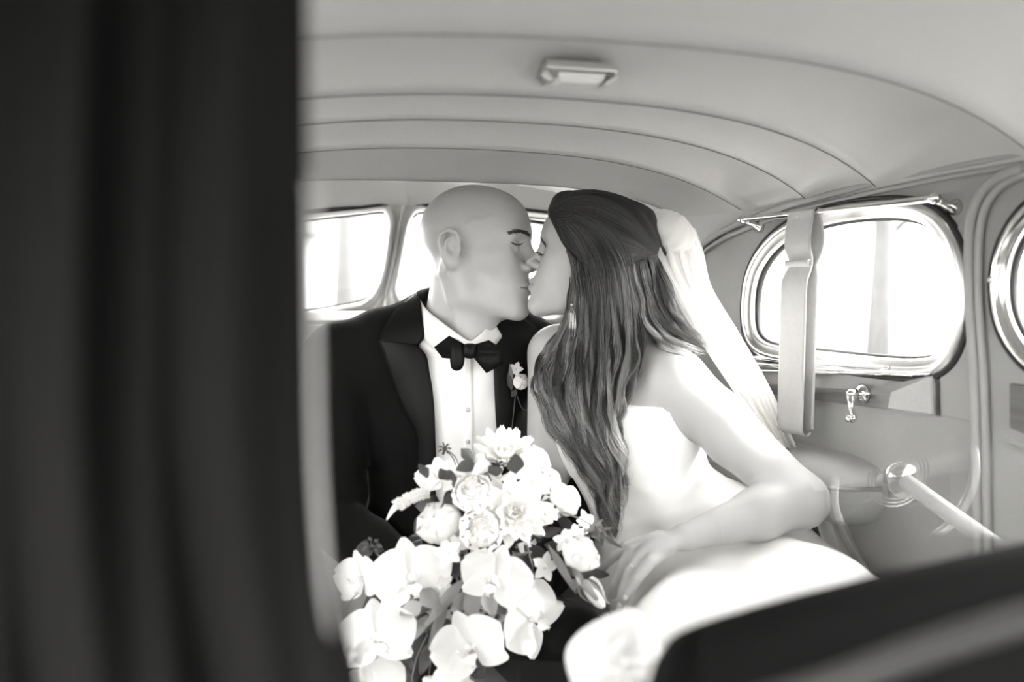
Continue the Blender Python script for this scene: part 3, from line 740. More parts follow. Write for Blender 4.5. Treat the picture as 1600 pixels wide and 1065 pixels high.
shirt = loft(sh, [(640, 500), (655, 540), (664, 590), (670, 650), (674, 730), (676, 830)], [(778, 505), (780, 540), (782, 600), (784, 660), (784, 730), (780, 830)], 26, 40, .005, 'shirt_front', M['shirt'], gr)
pl_ = loft(sh, [(722, 545), (723, 600), (724, 660), (725, 730), (726, 830)], [(737, 545), (738, 600), (739, 660), (740, 730), (741, 830)], 5, 30, .0075, 'placket', M['shirt'], shirt, solid=.0015)
for py in (640, 690):
    d = trace(sh, [731], [py])[0]; mb = MB(); mb.ball(P(731, py, d - .009), (.0045), axes=[RV, FV, UV]); mb.make('stud', M['stud'], shirt)
loft(tj, [(650, 457), (618, 484), (600, 512), (592, 532)], [(657, 470), (660, 500), (663, 525), (652, 541)], 8, 16, .015, 'jacket_collar', M['satinlapel'], jacket, solid=.003)
loft(tj, [(590, 531), (596, 545), (607, 580), (620, 618), (636, 650), (651, 680), (652, 720), (650, 800)], [(650, 538), (666, 555), (671, 580), (676, 610), (679, 645), (680, 680), (681, 720), (680, 800)], 10, 34, .018, 'lapel', M['satinlapel'], jacket, solid=.003, bulge=.004)
loft(tj, [(769, 492), (771, 520), (771, 560), (772, 597), (774, 640), (776, 680), (778, 740)], [(800, 488), (838, 512), (846, 545), (842, 590), (830, 640), (815, 690), (800, 740)], 10, 30, .018, 'lapel', M['satinlapel'], jacket, solid=.003, bulge=.004)
# shirt collar
ct = Ps([(655, 452, 1.985), (655, 460, 1.955), (659, 474, 1.915), (670, 488, 1.875), (690, 504, 1.842), (712, 520, 1.828), (732, 533, 1.820), (743, 529, 1.826), (757, 516, 1.846), (769, 500, 1.88)])
cb = Ps([(638, 470, 1.985), (642, 492, 1.95), (654, 520, 1.90), (670, 540, 1.862), (690, 552, 1.842), (712, 556, 1.822), (733, 553, 1.814), (752, 550, 1.832), (768, 545, 1.85), (785, 525, 1.885)])
ct, cb = spline(ct, 40), spline(cb, 40); mb = MB(); G = []
for a, b in zip(ct, cb):
    m_ = (a + b) / 2 - FV * .006; G.append([a + FV * .012 - UV * .012, a + FV * .003 + UV * .001, a - FV * .001 + UV * .0006, a * .7 + b * .3 - FV * .004, m_, a * .25 + b * .75 - FV * .005, b])
mb.grid(np.array(G)); mb.make('shirt_collar', M['shirt'], gr, solid=.0012)
# bow tie
bt = root('bow_tie', P(734, 547, 1.81)); adopt(bt, gr); 
def puff(name, poly, d, th, m, parent, n=7, tilt=(0, 0), crease=0.0):
    q = spline(poly, 40, True) if len(poly) > 6 else np.array([np.array(poly[i]) * (1 - t) + np.array(poly[(i + 1) % len(poly)]) * t for i in range(len(poly)) for t in np.linspace(0, 1, 10, endpoint=False)], float)
    c = q.mean(0); k = len(q); V = []; F = []
    for sgn in (-1, 1):
        b = len(V)
        for r in range(n + 1):
            t = r / n; bul = th * math.sqrt(max(0, 1 - t ** 2.2)) * sgn
            ring_ = [c + (p - c) * max(t, .001) for p in q]
            V += [P(p[0], p[1], d + bul + tilt[0] * (p[0] - c[0]) / 100 + tilt[1] * (p[1] - c[1]) / 100 + crease * math.sin((p[1] - c[1]) * .35) * (1 - t)) for p in ring_]
        for r in range(n):
            for i in range(k):
                a = b + r * k + i; e = b + r * k + (i + 1) % k; F.append((a, e, e + k, a + k) if sgn > 0 else (a, a + k, e + k, e))
    return mk(name, V, F, m, parent)
bt_o = puff('bow_knot', [(725, 538), (734, 536), (743, 538), (745, 548), (742, 558), (733, 560), (725, 557), (723, 547)], 1.803, .011, M['satinlapel'], None)
bt_o.name = 'bow_tie'; bpy.data.objects.remove(bt); adopt(bt_o, gr)
puff('wing', [(678, 542), (702, 524), (727, 538), (724, 557), (703, 560), (691, 559)], 1.812, .008, M['tux'], bt_o, crease=.002)
puff('wing', [(741, 538), (764, 531), (786, 545), (786, 568), (760, 583), (738, 556)], 1.818, .008, M['satinlapel'], bt_o, tilt=(.02, 0), crease=.002)
puff('tail', [(706, 538), (720, 538), (726, 548), (725, 568), (720, 577), (712, 579), (705, 574), (703, 560), (704, 546)], 1.806, .007, M['satinlapel'], bt_o)
# brows and lashes
def hairs(ops, line, n, ln, ang, jit, r, name, m, parent, up=0.0):
    q = spline(line, n); q = q + rng.normal(0, 1, q.shape) * np.array(jit); an = np.radians(np.linspace(ang[0], ang[1], n) + rng.normal(0, 9, n)); mb = MB()
    e = q + np.stack([np.cos(an), -np.sin(an)], 1) * (ln * rng.uniform(.7, 1.2, n))[:, None]; md = (q + e) / 2
    D = [trace(ops, z[:, 0], z[:, 1]) for z in (q, md, e)]
    for i in range(n):
        if max(D[0][i], D[1][i]) > 2.5: continue
        d2 = D[2][i] if abs(D[2][i] - D[1][i]) < .03 else D[1][i]
        mb.tube([P(*q[i], D[0][i] + .0005), P(*md[i], D[1][i] - .0012), P(*e[i], d2 - .0015 - up)], [r, r * .9, r * .3], 4, caps=False)
    return mb.make(name, m, parent)
hairs(allhead, [(798, 364), (806, 362), (815, 362), (824, 365), (829, 368)], 170, 6, (175, 150), (1.0, 1.6), .0005, 'eyebrow', M['brow'], gb)
hairs(allhead, [(836, 368), (838, 372), (840, 376)], 26, 4, (60, 20), (.6, 1.0), .0005, 'eyebrow', M['brow'], gb)
hairs(allhead, [(801, 378), (806, 381), (812, 381.5), (817, 379)], 60, 2.6, (200, 240), (.3, .3), .0004, 'eyelash', M['brow'], gb)
# ------------------------------------------------------------------ BRIDE
HB, AB = headframe(920, 404, 1.803, -95, 12, 0)
hopb, LB = headops(HB, AB, .93, True, ())
sL, eL, wL = P(1062, 600, 1.665), P(1252, 782, 1.61), P(1072, 838, 1.50)
sR_, eR_, wR_ = P(862, 552, 1.86), P(853, 745, 1.80), P(815, 850, 1.66)
nb = [('u', cone(P(945, 440, 1.81), P(968, 560, 1.79), .044, .050), .025)]
torb = [('u', ell(P(985, 660, 1.79), (.120, .095, .17), [RV, FV, UV]), 0), ('u', cone(sR_ + V3(.02, 0, .0), sL - V3(.02, .0, -.01), .040, .043), .05), ('u', cone(P(965, 545, 1.79), P(1040, 585, 1.70), .045, .045), .05), ('u', cone(P(965, 545, 1.79), P(885, 550, 1.845), .040, .040), .05),
        ('u', ell(P(945, 660, 1.74), (.070, .055, .065), [RV, FV, UV]), .07), ('u', ell(P(1012, 672, 1.715), (.078, .055, .075), [RV, FV, UV]), .08),
        ('u', ell(P(1065, 860, 1.80), (.150, .125, .14), [RV, FV, UV]), .08)]
armL = [('u', cone(sL, eL, .050, .0415), .03), ('u', ell(sL * .6 + eL * .4, (.035, .035, .05)), .03), ('u', cone(eL, eL * .62 + wL * .38, .041, .0395), .02), ('u', cone(eL * .62 + wL * .38, wL, .0395, .0215), .02)]
armR = [('u', cone(sR_, eR_, .044, .035), .03), ('u', cone(eR_, wR_, .035, .022), .02)]
# her left hand, resting: wrist, knuckles, fingers in picture points
kn = dict(little=[(1040, 858, 1.478), (1016, 876, 1.452), (996, 902, 1.447), (984, 922, 1.455), (976, 937, 1.463)], ring=[(1034, 850, 1.487), (1001, 869, 1.468), (985, 891, 1.462), (974, 922, 1.468), (968, 948, 1.476)],
          middle=[(1030, 846, 1.497), (988, 862, 1.485), (972, 884, 1.480), (961, 910, 1.486), (957, 930, 1.494)], index=[(1030, 842, 1.507), (979, 856, 1.505), (958, 868, 1.505), (945, 880, 1.512), (938, 892, 1.520)])
rd = dict(little=[.012, .0095, .0083, .0075, .0062], ring=[.013, .0105, .0090, .0080, .0066], middle=[.013, .0108, .0092, .0082, .0068], index=[.013, .0108, .0092, .0082, .0066])
handL = [('u', ell(P(1028, 853, 1.487), (.040, .0165, .031), [(kk := (P(1001, 869, 1.465) - wL) / np.linalg.norm(P(1001, 869, 1.465) - wL)), np.cross(kk, FV) / np.linalg.norm(np.cross(kk, FV)), np.cross(kk, np.cross(kk, FV) / np.linalg.norm(np.cross(kk, FV)))]), .018)]
for k_ in kn: handL.append(('u', chain(Ps(kn[k_]), rd[k_]), .005))
handL.append(('u', chain(Ps([(1050, 845, 1.52), (1018, 850, 1.535), (990, 866, 1.545), (975, 880, 1.55)]), [.013, .011, .0095, .007]), .01))
legb = [[P(1090, 915, 1.80), P(1112, 1035, 1.42), P(1110, 1400, 1.33)], [P(1060, 915, 1.84), P(1078, 1030, 1.47), P(1080, 1400, 1.40)]]
hr = handops(wR_, P(770, 880, 1.62) - wR_, UV * .5 - FV * .6, 1, .85, .6)
br_ = root('person', P(1065, 930, 1.8), 'woman with long dark wavy hair, veil and strapless white dress', 'person')
lo = HB - np.array([.14, .15, .17]); hi = HB + .15; lo[2] = P(945, 520, 1.8)[2]
bheadops = hopb + nb
v1, f1 = sdfmesh(bheadops, lo, hi, .0021)
bodyb = torb + nb + armR + hr + [('u', chain(l, [.07, .05, .035]), .03) for l in legb]
lo2 = np.min([sR_, eR_, wR_, legb[0][1], P(770, 880, 1.6), eL], 0) - .10; hi2 = np.max([sR_, sL, eL, P(1065, 860, 1.9)], 0) + .12; lo2[2] = .2; hi2[2] = P(945, 512, 1.8)[2]
full_arm = armL + handL
bodyb_all = bodyb + [(m, f, k) for m, f, k in armL]
v2, f2 = sdfmesh(bodyb_all + [('s', ell(wL, .03 * np.ones(3)), .0)], lo2, hi2, .0052)
hl = np.min([wL] + [P(*q) for k_ in kn for q in kn[k_]], 0) - .03; hh = np.max([wL + (eL - wL) * .2] + [P(*q) for k_ in kn for q in kn[k_]], 0) + .03
v3, f3 = sdfmesh(armL[2:] + handL + [('s', half(wL + (eL - wL) * .22, eL - wL), 0)], hl, hh, .0019)
v, f = join([(v1, f1), (v2, f2), (v3, f3)])
tone = bodytone(v, [(LB(0, .10, -.0675), (.020, .02, .010), .72), (LB(0, .10, -.077), (.018, .02, .009), .72)])
bb = mk('body', v, f, M['skinb'], br_, tone=tone)
hairs(bheadops, [(845, 372), (849, 379), (853, 386)], 40, 4, (130, 100), (.5, .7), .0005, 'eyebrow', M['brow'], bb)
hairs(bheadops, [(844, 395), (847, 397), (851, 398)], 22, 7, (165, 195), (.4, .4), .00045, 'eyelash', M['brow'], bb, up=.002)
# nails, ring, tattoo, earring
handtr = armL[2:] + handL
for (px, py, rr) in ((977, 933, .0040), (968.5, 944, .0038)):
    d = trace(handtr, [px], [py])[0]; n_ = gradn(handtr, [P(px, py, d)])[0]; t_ = P(px, py, d) - P(px + 10, py - 16, d); t_ -= n_ * (t_ @ n_); t_ /= np.linalg.norm(t_)
    mb = MB(); mb.ball(P(px, py, d) - n_ * .0006, (rr * 1.35, rr, .0012), axes=[t_, np.cross(n_, t_), n_]); mb.make('fingernail', M['nail'], bb)
a, b = P(985, 891, 1.462), P(1001, 869, 1.468); t_ = (b - a) / np.linalg.norm(b - a); x_ = np.cross(t_, FV); x_ /= np.linalg.norm(x_); y_ = np.cross(t_, x_); c_ = a * .78 + b * .22
ringo = MB(); ringo.tube([c_ + (x_ * math.cos(q) + y_ * math.sin(q)) * .0098 for q in np.linspace(0, 2 * math.pi, 28, endpoint=False)], .0013, 8, closed=True); ro = ringo.make('ring', M['chrome'], br_)
for k, q in enumerate((-.9, -.5, -.1)):
    mb = MB(); mb.ball(c_ + (x_ * math.sin(q) * 1 - FV * math.cos(q)) * .0108, (.0026 if k == 1 else .0018), 8, 5); mb.make('stone', M['nail'], ro)
mb = MB()
for dx, dy, r_ in ((0, 0, 2.2), (3, -3, 2.0), (-3, 1, 1.8), (1, 3, 1.6), (4, 1, 1.2)):
    d = trace(bodyb_all, [1077 + dx], [577 + dy])[0]; n_ = gradn(bodyb_all, [P(1077 + dx, 577 + dy, d)])[0]; x_ = np.cross(n_, UV); x_ /= np.linalg.norm(x_)
    mb.ball(P(1077 + dx, 577 + dy, d), (r_ * .001, r_ * .001, .0004), 8, 5, axes=[x_, np.cross(n_, x_), n_])
mb.make('tattoo', M['ink'], bb)
mb = MB(); mb.ball(P(893, 476, 1.70), .0024); er = mb.make('earring', M['satin'], br_)
for k in range(5):
    mb = MB(); x = 889 + k * 2.4; mb.tube([P(893, 478, 1.70), P(x, 490, 1.699), P(x + 1, 512 - abs(k - 2) * 2, 1.698), P(x + 1.5, 528 - abs(k - 2) * 3, 1.698)], .0003, 4); mb.make('chain', M['satin'], er)
# dress: bodice and skirt
fold = lambda p: .0022 * np.sin((p @ RV) * 46 + (p @ UV) * 30 + np.sin((p @ FV) * 21) * 2) * (p[:, 2] < .72)
nl = P(1000, 634, 1.66)
dr = inflate(torb, .007) + [('u', cone(P(1090, 915, 1.80), P(1100, 1032, 1.42), .135, .107), .06), ('u', cone(P(1060, 915, 1.84), P(1078, 1030, 1.47), .12, .075), .05),
     ('u', cone(P(1100, 1032, 1.42), P(1105, 1400, 1.32), .107, .13), .05), ('u', cone(P(1120, 890, 1.80), P(1270, 985, 1.48), .14, .10), .06), ('u', cone(P(1270, 985, 1.48), P(1300, 1250, 1.36), .11, .14), .06),
     ('u', cone(P(1180, 880, 1.80), P(1370, 985, 1.58), .11, .07), .05), ('s', half(nl, UV * 1.0 + RV * .10 + FV * .12), .006), ('d', fold, 0)]
lo3 = np.min([P(940, 1000, 1.3), P(1000, 1200, 1.3), P(880, 650, 1.8)], 0) - .15; hi3 = np.max([P(1400, 950, 1.6), P(1250, 880, 1.95), P(1000, 620, 1.8)], 0) + .14; lo3[2] = .24; hi3[2] = nl[2] + .05
v, f = sdfmesh(dr, lo3, hi3, .0058); dress = mk('dress', v, f, M['dress'], br_)
# added white puff standing in for a soft bright reflection
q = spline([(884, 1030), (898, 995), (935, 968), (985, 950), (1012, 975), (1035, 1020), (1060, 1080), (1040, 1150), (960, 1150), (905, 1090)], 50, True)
puff('reflection_puff', q[::1].tolist(), .90, .03, M['dress'], dress, crease=.006)
# seam folds on the dress
def sheet(Lp, Rp, nu, nv, ple, amp, name, m, parent, ph=0):
    Lc, Rc = spline(Lp, nv), spline(Rp, nv); G = []
    for i, (a, b) in enumerate(zip(Lc, Rc)):
        row = []
        for t in np.linspace(0, 1, nu):
            q = a * (1 - t) + b * t; q[2] += amp * math.sin(t * ple * math.pi + ph + i * .05) + amp * .5 * math.sin(t * ple * 5.3 + i * .11)
            row.append(P(*q))
        G.append(row)
    mb = MB(); mb.grid(np.array(G)); return mb.make(name, m, parent)
# veil
mb = MB(); G = []
pc = P(1045, 364, 1.80)
for i in range(25):
    th = math.pi * i / 24; row = []
    for j in range(60):
        ph = 2 * math.pi * j / 60; r = 1 + .05 * math.sin(ph * 11) * math.sin(th) + .04 * math.sin(ph * 5 + th * 3)
        v_ = np.array([math.sin(th) * math.cos(ph) * .048, math.sin(th) * math.sin(ph) * .045, math.cos(th) * .038]) * r
        a_ = -.55; v_ = np.array([v_[0] * math.cos(a_) - v_[2] * math.sin(a_), v_[1], v_[0] * math.sin(a_) + v_[2] * math.cos(a_)]); row.append(pc + V3(v_[0], v_[2], v_[1]))
    G.append(row)
mb.grid(np.array(G), closed_v=True); veil = mb.make('veil', M['tulle'], br_)
sheet([(1014, 372, 1.77), (1022, 405, 1.76), (1044, 445, 1.76), (1068, 490, 1.77), (1105, 550, 1.775), (1165, 640, 1.77), (1230, 740, 1.76), (1280, 810, 1.75)],
      [(1080, 352, 1.80), (1094, 385, 1.80), (1108, 440, 1.80), (1148, 510, 1.80), (1200, 600, 1.80), (1238, 685, 1.79), (1285, 770, 1.78), (1330, 830, 1.76)], 50, 60, 9, .010, 'front_layer', M['tulle'], veil)
sheet([(1022, 372, 1.81), (1034, 405, 1.80), (1052, 445, 1.81), (1080, 500, 1.82), (1115, 560, 1.825), (1170, 640, 1.82), (1230, 740, 1.81), (1280, 810, 1.80)],
      [(1086, 356, 1.82), (1099, 392, 1.82), (1113, 450, 1.83), (1155, 520, 1.83), (1206, 610, 1.83), (1244, 695, 1.82), (1292, 780, 1.81), (1340, 840, 1.78)], 50, 60, 7, .012, 'back_layer', M['tulle'], veil, ph=1)
sheet([(1270, 790, 1.72), (1280, 830, 1.70), (1300, 880, 1.66), (1330, 940, 1.62)], [(1322, 792, 1.72), (1350, 845, 1.70), (1388, 893, 1.68), (1440, 932, 1.66)], 30, 30, 5, .010, 'lower_layer', M['tulle2'], veil)
mb = MB()
for k in range(9): mb.ball(P(1294 + (k % 5) * 5 + rng.uniform(-1, 1), 806 + (k // 5) * 5 + rng.uniform(-2, 2), 1.70), .0034, 8, 5)
mb.make('bead_trim', M['nail'], veil)
# ------------------------------------------------------------------ hair
s_ = .93
capA = [('u', ell(LB(0, -.016, .042), np.array([.081, .102, .085]) * s_, AB), 0), *[(m, f, k) for m, f, k in inflate(hopb[:4], .006)], ('s', half(LB(0, .045, 0), AB[1] * 1.0 - AB[2] * .76), .010),
        ('u', ell(LB(.0, .062, .098), np.array([.05, .028, .020]) * s_, AB), .03)]
capA += [('u', cone(P(990, 372, 1.79), P(1022, 396, 1.79), .055, .020), .04)]
low = [([(948, 420, 1.765), (945, 500, 1.755), (940, 580, 1.725), (935, 650, 1.695), (948, 740, 1.675), (958, 800, 1.665), (961, 836, 1.66)], [.058, .052, .046, .036, .022, .013, .004]),
       ([(918, 440, 1.765), (902, 510, 1.765), (872, 580, 1.755), (880, 640, 1.735), (910, 700, 1.705)], [.024, .026, .025, .023, .018]),
       ([(985, 430, 1.775), (1005, 480, 1.79), (1040, 520, 1.79), (1080, 545, 1.785)], [.045, .036, .026, .010]),
       ([(960, 500, 1.75), (985, 560, 1.715), (975, 620, 1.69), (962, 690, 1.68)], [.04, .03, .024, .015])]
capA += [('u', chain(Ps(p), r), .02) for p, r in low]
allp = np.concatenate([np.array(Ps(p)) for p, r in low] + [[HB]]); lo4 = allp.min(0) - .13; hi4 = allp.max(0) + .13
v, f = sdfmesh(capA, lo4, hi4, .0042); hair = mk('hair', v, f, M['hairbase'], br_)
trops = inflate(capA, .001) + armL[:2] + [(m, (lambda f: (lambda p: f(p) - .008))(f), k) for m, f, k in torb[:6]]
def strands(guides, n, npt, rad, jit, wave, name, tones=(.6, 1.6), off=.002, wl=9.0, lenv=(.85, 1.0), dev=.006, taper=.25, useops=True, cl=26, spread=.07, dep=.016):
    Gd = [spline(q, npt) for q in guides]; ng = len(Gd); S = np.zeros((n, npt, 3)); D_ = np.zeros((n, npt)); T = []
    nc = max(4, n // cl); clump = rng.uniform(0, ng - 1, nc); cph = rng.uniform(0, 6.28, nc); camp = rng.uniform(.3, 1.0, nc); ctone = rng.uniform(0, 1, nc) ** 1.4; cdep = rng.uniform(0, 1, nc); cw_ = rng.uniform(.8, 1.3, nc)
    for i in range(n):
        ci = rng.integers(nc); x = np.clip(clump[ci] + rng.normal(0, spread), 0, ng - 1.001); a = int(x); t = x - a
        q = Gd[a] * (1 - t) + Gd[a + 1] * t; u = np.linspace(0, 1, npt); L = rng.uniform(*lenv)
        qi = np.stack([np.interp(u * L, u, q[:, k]) for k in range(3)], 1)
        ph = cph[ci] + rng.normal(0, .18); am = wave * camp[ci] * (.10 + u ** 1.2)
        qi[:, 0] += am * np.sin(u * wl * L * cw_[ci] + ph) + rng.normal(0, jit) * (.25 + u); qi[:, 1] += am * .25 * np.cos(u * wl * L * cw_[ci] + ph) + rng.normal(0, jit * .5)
        S[i] = qi; D_[i] = cdep[ci] * dep * (.2 + u) + dev * camp[ci] * np.cos(u * wl * L * cw_[ci] + ph) * u + rng.normal(0, .0012)
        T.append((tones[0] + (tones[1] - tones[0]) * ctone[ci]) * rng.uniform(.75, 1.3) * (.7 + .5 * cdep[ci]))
    if useops:
        d = trace(trops, S[..., 0].ravel(), S[..., 1].ravel(), 1.3, 2.2).reshape(n, npt)
        ok = d < S[..., 2] + .09; d2 = np.where(ok, np.minimum(d, S[..., 2] + .05), S[..., 2])
        k = np.array([.25, .5, .25]); pad = np.pad(d2, ((0, 0), (2, 2)), mode='edge')
        d2 = (pad[:, :-4] + pad[:, 1:-3] * 2 + pad[:, 2:-2] * 3 + pad[:, 3:-1] * 2 + pad[:, 4:]) / 9
        S[..., 2] = d2 - off - D_
    # to the world
    d = S[..., 2:3]; Wd = CAM + RV * ((S[..., 0:1] - 800) / FPX * d) + UV * ((532.5 - S[..., 1:2]) / FPX * d) + FV * d
    tg = np.gradient(Wd, axis=1); tg /= np.linalg.norm(tg, axis=2, keepdims=True) + 1e-9
    x = np.cross(tg, FV); x /= np.linalg.norm(x, axis=2, keepdims=True) + 1e-9; y = np.cross(tg, x)
    r = rad * rng.uniform(.6, 1.3, (n, 1, 1)) * (1 - (1 - taper) * np.linspace(0, 1, npt) ** 2)[None, :, None]
    R3 = np.stack([Wd + (x * math.cos(a) + y * math.sin(a)) * r for a in (0, 2.094, 4.189)], 2)
    idx = np.arange(n * npt * 3).reshape(n, npt, 3); F = []
    for j in range(3): F.append(np.stack([idx[:, :-1, j], idx[:, :-1, (j + 1) % 3], idx[:, 1:, (j + 1) % 3], idx[:, 1:, j]], -1).reshape(-1, 4))
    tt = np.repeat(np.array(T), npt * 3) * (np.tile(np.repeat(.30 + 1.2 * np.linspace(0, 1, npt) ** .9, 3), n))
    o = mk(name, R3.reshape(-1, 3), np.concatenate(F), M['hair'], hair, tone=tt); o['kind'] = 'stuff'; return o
Z = 1.74
gcrown = [[(863, 318, Z), (886, 300, Z + .02), (940, 298, Z + .04), (992, 316, Z + .05), (1020, 348, Z + .04), (1032, 384, 1.77)], [(864, 322, Z), (885, 306, Z), (930, 303, Z + .03), (980, 320, Z + .05), (1010, 352, Z + .04), (1030, 386, 1.76)],
          [(864, 326, Z), (890, 312, Z), (935, 314, Z), (978, 334, Z), (1005, 362, Z), (1028, 390, 1.76)],
          [(866, 332, Z), (893, 326, Z), (938, 334, Z), (975, 352, Z), (1003, 374, Z), (1028, 394, 1.76)],
          [(870, 342, Z), (894, 346, Z), (932, 358, Z), (970, 374, Z), (1000, 386, Z), (1028, 397, 1.76)],
          [(878, 362, Z), (896, 374, Z), (928, 387, Z), (968, 396, Z), (1000, 398, Z), (1028, 400, 1.76)],
          [(884, 378, Z), (900, 396, Z), (930, 412, Z), (966, 416, Z), (1000, 408, Z), (1028, 402, 1.76)]]
strands(gcrown, 1600, 20, .0006, 1.2, 1.0, 'swept_back_hair', (.3, .9), wl=5, lenv=(.9, 1.0), dev=.0, off=.001, dep=.003, spread=.12, cl=16)
gdown = [[(886, 392, Z), (893, 430, Z), (889, 470, Z), (872, 520, 1.75), (846, 560, 1.75), (838, 600, 1.745), (850, 640, 1.73), (870, 680, 1.71), (895, 715, 1.70)],
         [(892, 398, Z), (899, 440, Z), (896, 490, Z), (878, 540, 1.74), (860, 590, 1.73), (868, 650, 1.71), (890, 700, 1.69), (920, 750, 1.675), (945, 790, 1.665)],
         [(902, 408, Z), (908, 450, Z), (906, 510, Z), (895, 570, 1.715), (888, 630, 1.70), (905, 700, 1.68), (932, 760, 1.67), (950, 800, 1.66), (958, 838, 1.655)],
         [(916, 414, Z), (922, 460, Z), (920, 520, 1.715), (914, 580, 1.70), (912, 640, 1.685), (925, 700, 1.67), (944, 755, 1.66), (940, 800, 1.655), (955, 850, 1.65)],
         [(934, 420, Z), (938, 470, Z), (938, 530, 1.71), (934, 590, 1.69), (932, 650, 1.68), (942, 700, 1.67), (956, 750, 1.66), (946, 795, 1.655), (965, 845, 1.65)],
         [(954, 422, Z), (958, 470, Z), (960, 530, 1.71), (955, 585, 1.69), (950, 640, 1.675), (958, 690, 1.665), (970, 735, 1.66), (958, 780, 1.655), (968, 835, 1.65)],
         [(974, 420, Z), (980, 470, Z), (985, 525, 1.715), (980, 575, 1.69), (968, 620, 1.675), (962, 665, 1.665), (972, 710, 1.66), (974, 750, 1.655), (968, 800, 1.65)],
         [(992, 412, Z), (1000, 460, 1.745), (1008, 510, 1.73), (1006, 555, 1.70), (990, 600, 1.68), (972, 640, 1.67), (962, 680, 1.665), (970, 720, 1.66), (978, 750, 1.655)]]
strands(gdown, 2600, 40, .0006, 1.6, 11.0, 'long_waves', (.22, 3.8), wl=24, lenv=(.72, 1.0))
gmid = [[(876, 350, Z), (896, 382, Z), (912, 425, Z), (914, 480, Z), (905, 560, 1.72), (900, 620, 1.70)], [(884, 342, Z), (915, 372, Z), (938, 420, Z), (944, 480, Z), (940, 560, 1.71), (936, 640, 1.69)],
        [(895, 335, Z), (935, 362, Z), (964, 408, Z), (972, 470, Z), (970, 550, 1.70), (960, 630, 1.68)], [(910, 328, Z), (955, 352, Z), (986, 398, Z), (996, 450, Z), (1000, 520, 1.72), (990, 590, 1.69)]]
strands(gmid, 700, 26, .0006, 1.5, 4.0, 'falling_hair', (.22, 1.9), wl=10, lenv=(.6, 1.0), spread=.16, cl=14, dep=.006)
gback = [[(985, 415, 1.745), (994, 455, 1.745), (1006, 500, 1.75), (1022, 535, 1.75), (1048, 552, 1.745), (1075, 562, 1.74)], [(1000, 410, 1.745), (1008, 450, 1.75), (1018, 490, 1.755), (1035, 520, 1.755), (1062, 540, 1.75), (1100, 553, 1.745)],
         [(1012, 402, 1.75), (1022, 440, 1.75), (1030, 475, 1.755), (1046, 508, 1.755), (1075, 530, 1.75), (1112, 552, 1.745)],
         [(1022, 400, 1.76), (1034, 430, 1.755), (1044, 462, 1.755), (1056, 492, 1.755), (1080, 516, 1.755), (1105, 540, 1.75)],
         [(1026, 398, 1.76), (1042, 425, 1.755), (1052, 455, 1.755), (1052, 480, 1.755), (1062, 500, 1.755), (1085, 512, 1.755)]]
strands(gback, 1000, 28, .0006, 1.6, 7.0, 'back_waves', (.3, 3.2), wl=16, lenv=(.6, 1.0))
fly = [[(890, 400, Z), (890, 450, Z), (880, 500, 1.73), (850, 560, 1.73), (845, 620, 1.71), (880, 700, 1.68)], [(940, 560, 1.69), (960, 620, 1.67), (975, 655, 1.66), (1000, 668, 1.655), (1025, 668, 1.655), (1032, 658, 1.655)],
       [(985, 540, 1.69), (1000, 600, 1.665), (1010, 640, 1.66), (1000, 680, 1.66), (985, 710, 1.66), (975, 760, 1.66)], [(1010, 520, 1.72), (1020, 570, 1.69), (1018, 620, 1.67), (1000, 660, 1.66), (990, 700, 1.66), (985, 740, 1.655)]]
strands(fly, 60, 26, .00045, 5, 6, 'loose_strands', (.5, 1.5), useops=False, lenv=(.7, 1.0))
# ================================================================== BOUQUET
BQ = P(735, 900, 1.50)
bq = root('bouquet', P(760, 960, 1.60), 'cascading white bridal bouquet of orchids, roses and dahlias with dark leaves', 'bouquet')
def frame(n, roll=0.0):
    """axes for a flower looking along n (camera axes: right, up, towards the viewer)"""
    z = V3(n[0], n[1], -n[2]); z = z / np.linalg.norm(z); y = UV - z * (UV @ z)
    if np.linalg.norm(y) < .2: y = -FV - z * (-FV @ z)
    y /= np.linalg.norm(y); x = np.cross(y, z); c, s = math.cos(roll), math.sin(roll)
    return np.stack([x * c + y * s, y * c - x * s, z], 1)
MESHES = {}
def shared(key, fn, m):
    if key not in MESHES:
        mb = MB(); fn(mb); me = bpy.data.meshes.new(key); me.from_pydata(mb.v, [], mb.f); me.polygons.foreach_set('use_smooth', np.ones(len(me.polygons), bool)); me.materials.append(m); MESHES[key] = me
    return MESHES[key]
def petal_grid(mb, L, Wd, cup, curl, tipw=.5, n=9, m=7, base=.15, ruff=0.0, notch=0.0, z0=0.0):
    """petal growing along +y from the origin, facing +z; cup bends the sides up, curl bends the tip (positive: towards the middle)"""
    G = []
    for i in range(n):
        t = i / (n - 1); w_ = Wd * (base + (1 - base) * math.sin(math.pi * min(t * (1 - tipw * .5) + .02, 1) ** .9)) if t < 1 else Wd * .12
        w_ = Wd * max(.10, (math.sin(math.pi * (t ** (1.0 / (1 + tipw))) * .94 + .10)) ** .75) * (base + (1 - base) * min(1, t * 3.2)) if t < .999 else Wd * .16
        row = []
        for j in range(m):
            a = j / (m - 1) * 2 - 1; an = curl * t; y = L * (math.sin(an) / curl if abs(curl) > 1e-3 else t); z = L * ((1 - math.cos(an)) / curl if abs(curl) > 1e-3 else 0)
            z += cup * Wd * a * a * math.sin(math.pi * min(1, t * 1.1) * .5) + ruff * math.sin(a * 7 + t * 5) * t
            row.append((a * w_ * .5, y - notch * (1 - abs(a)) * t ** 6 * L, z + z0))
        G.append(row)
    mb.grid(np.array(G))
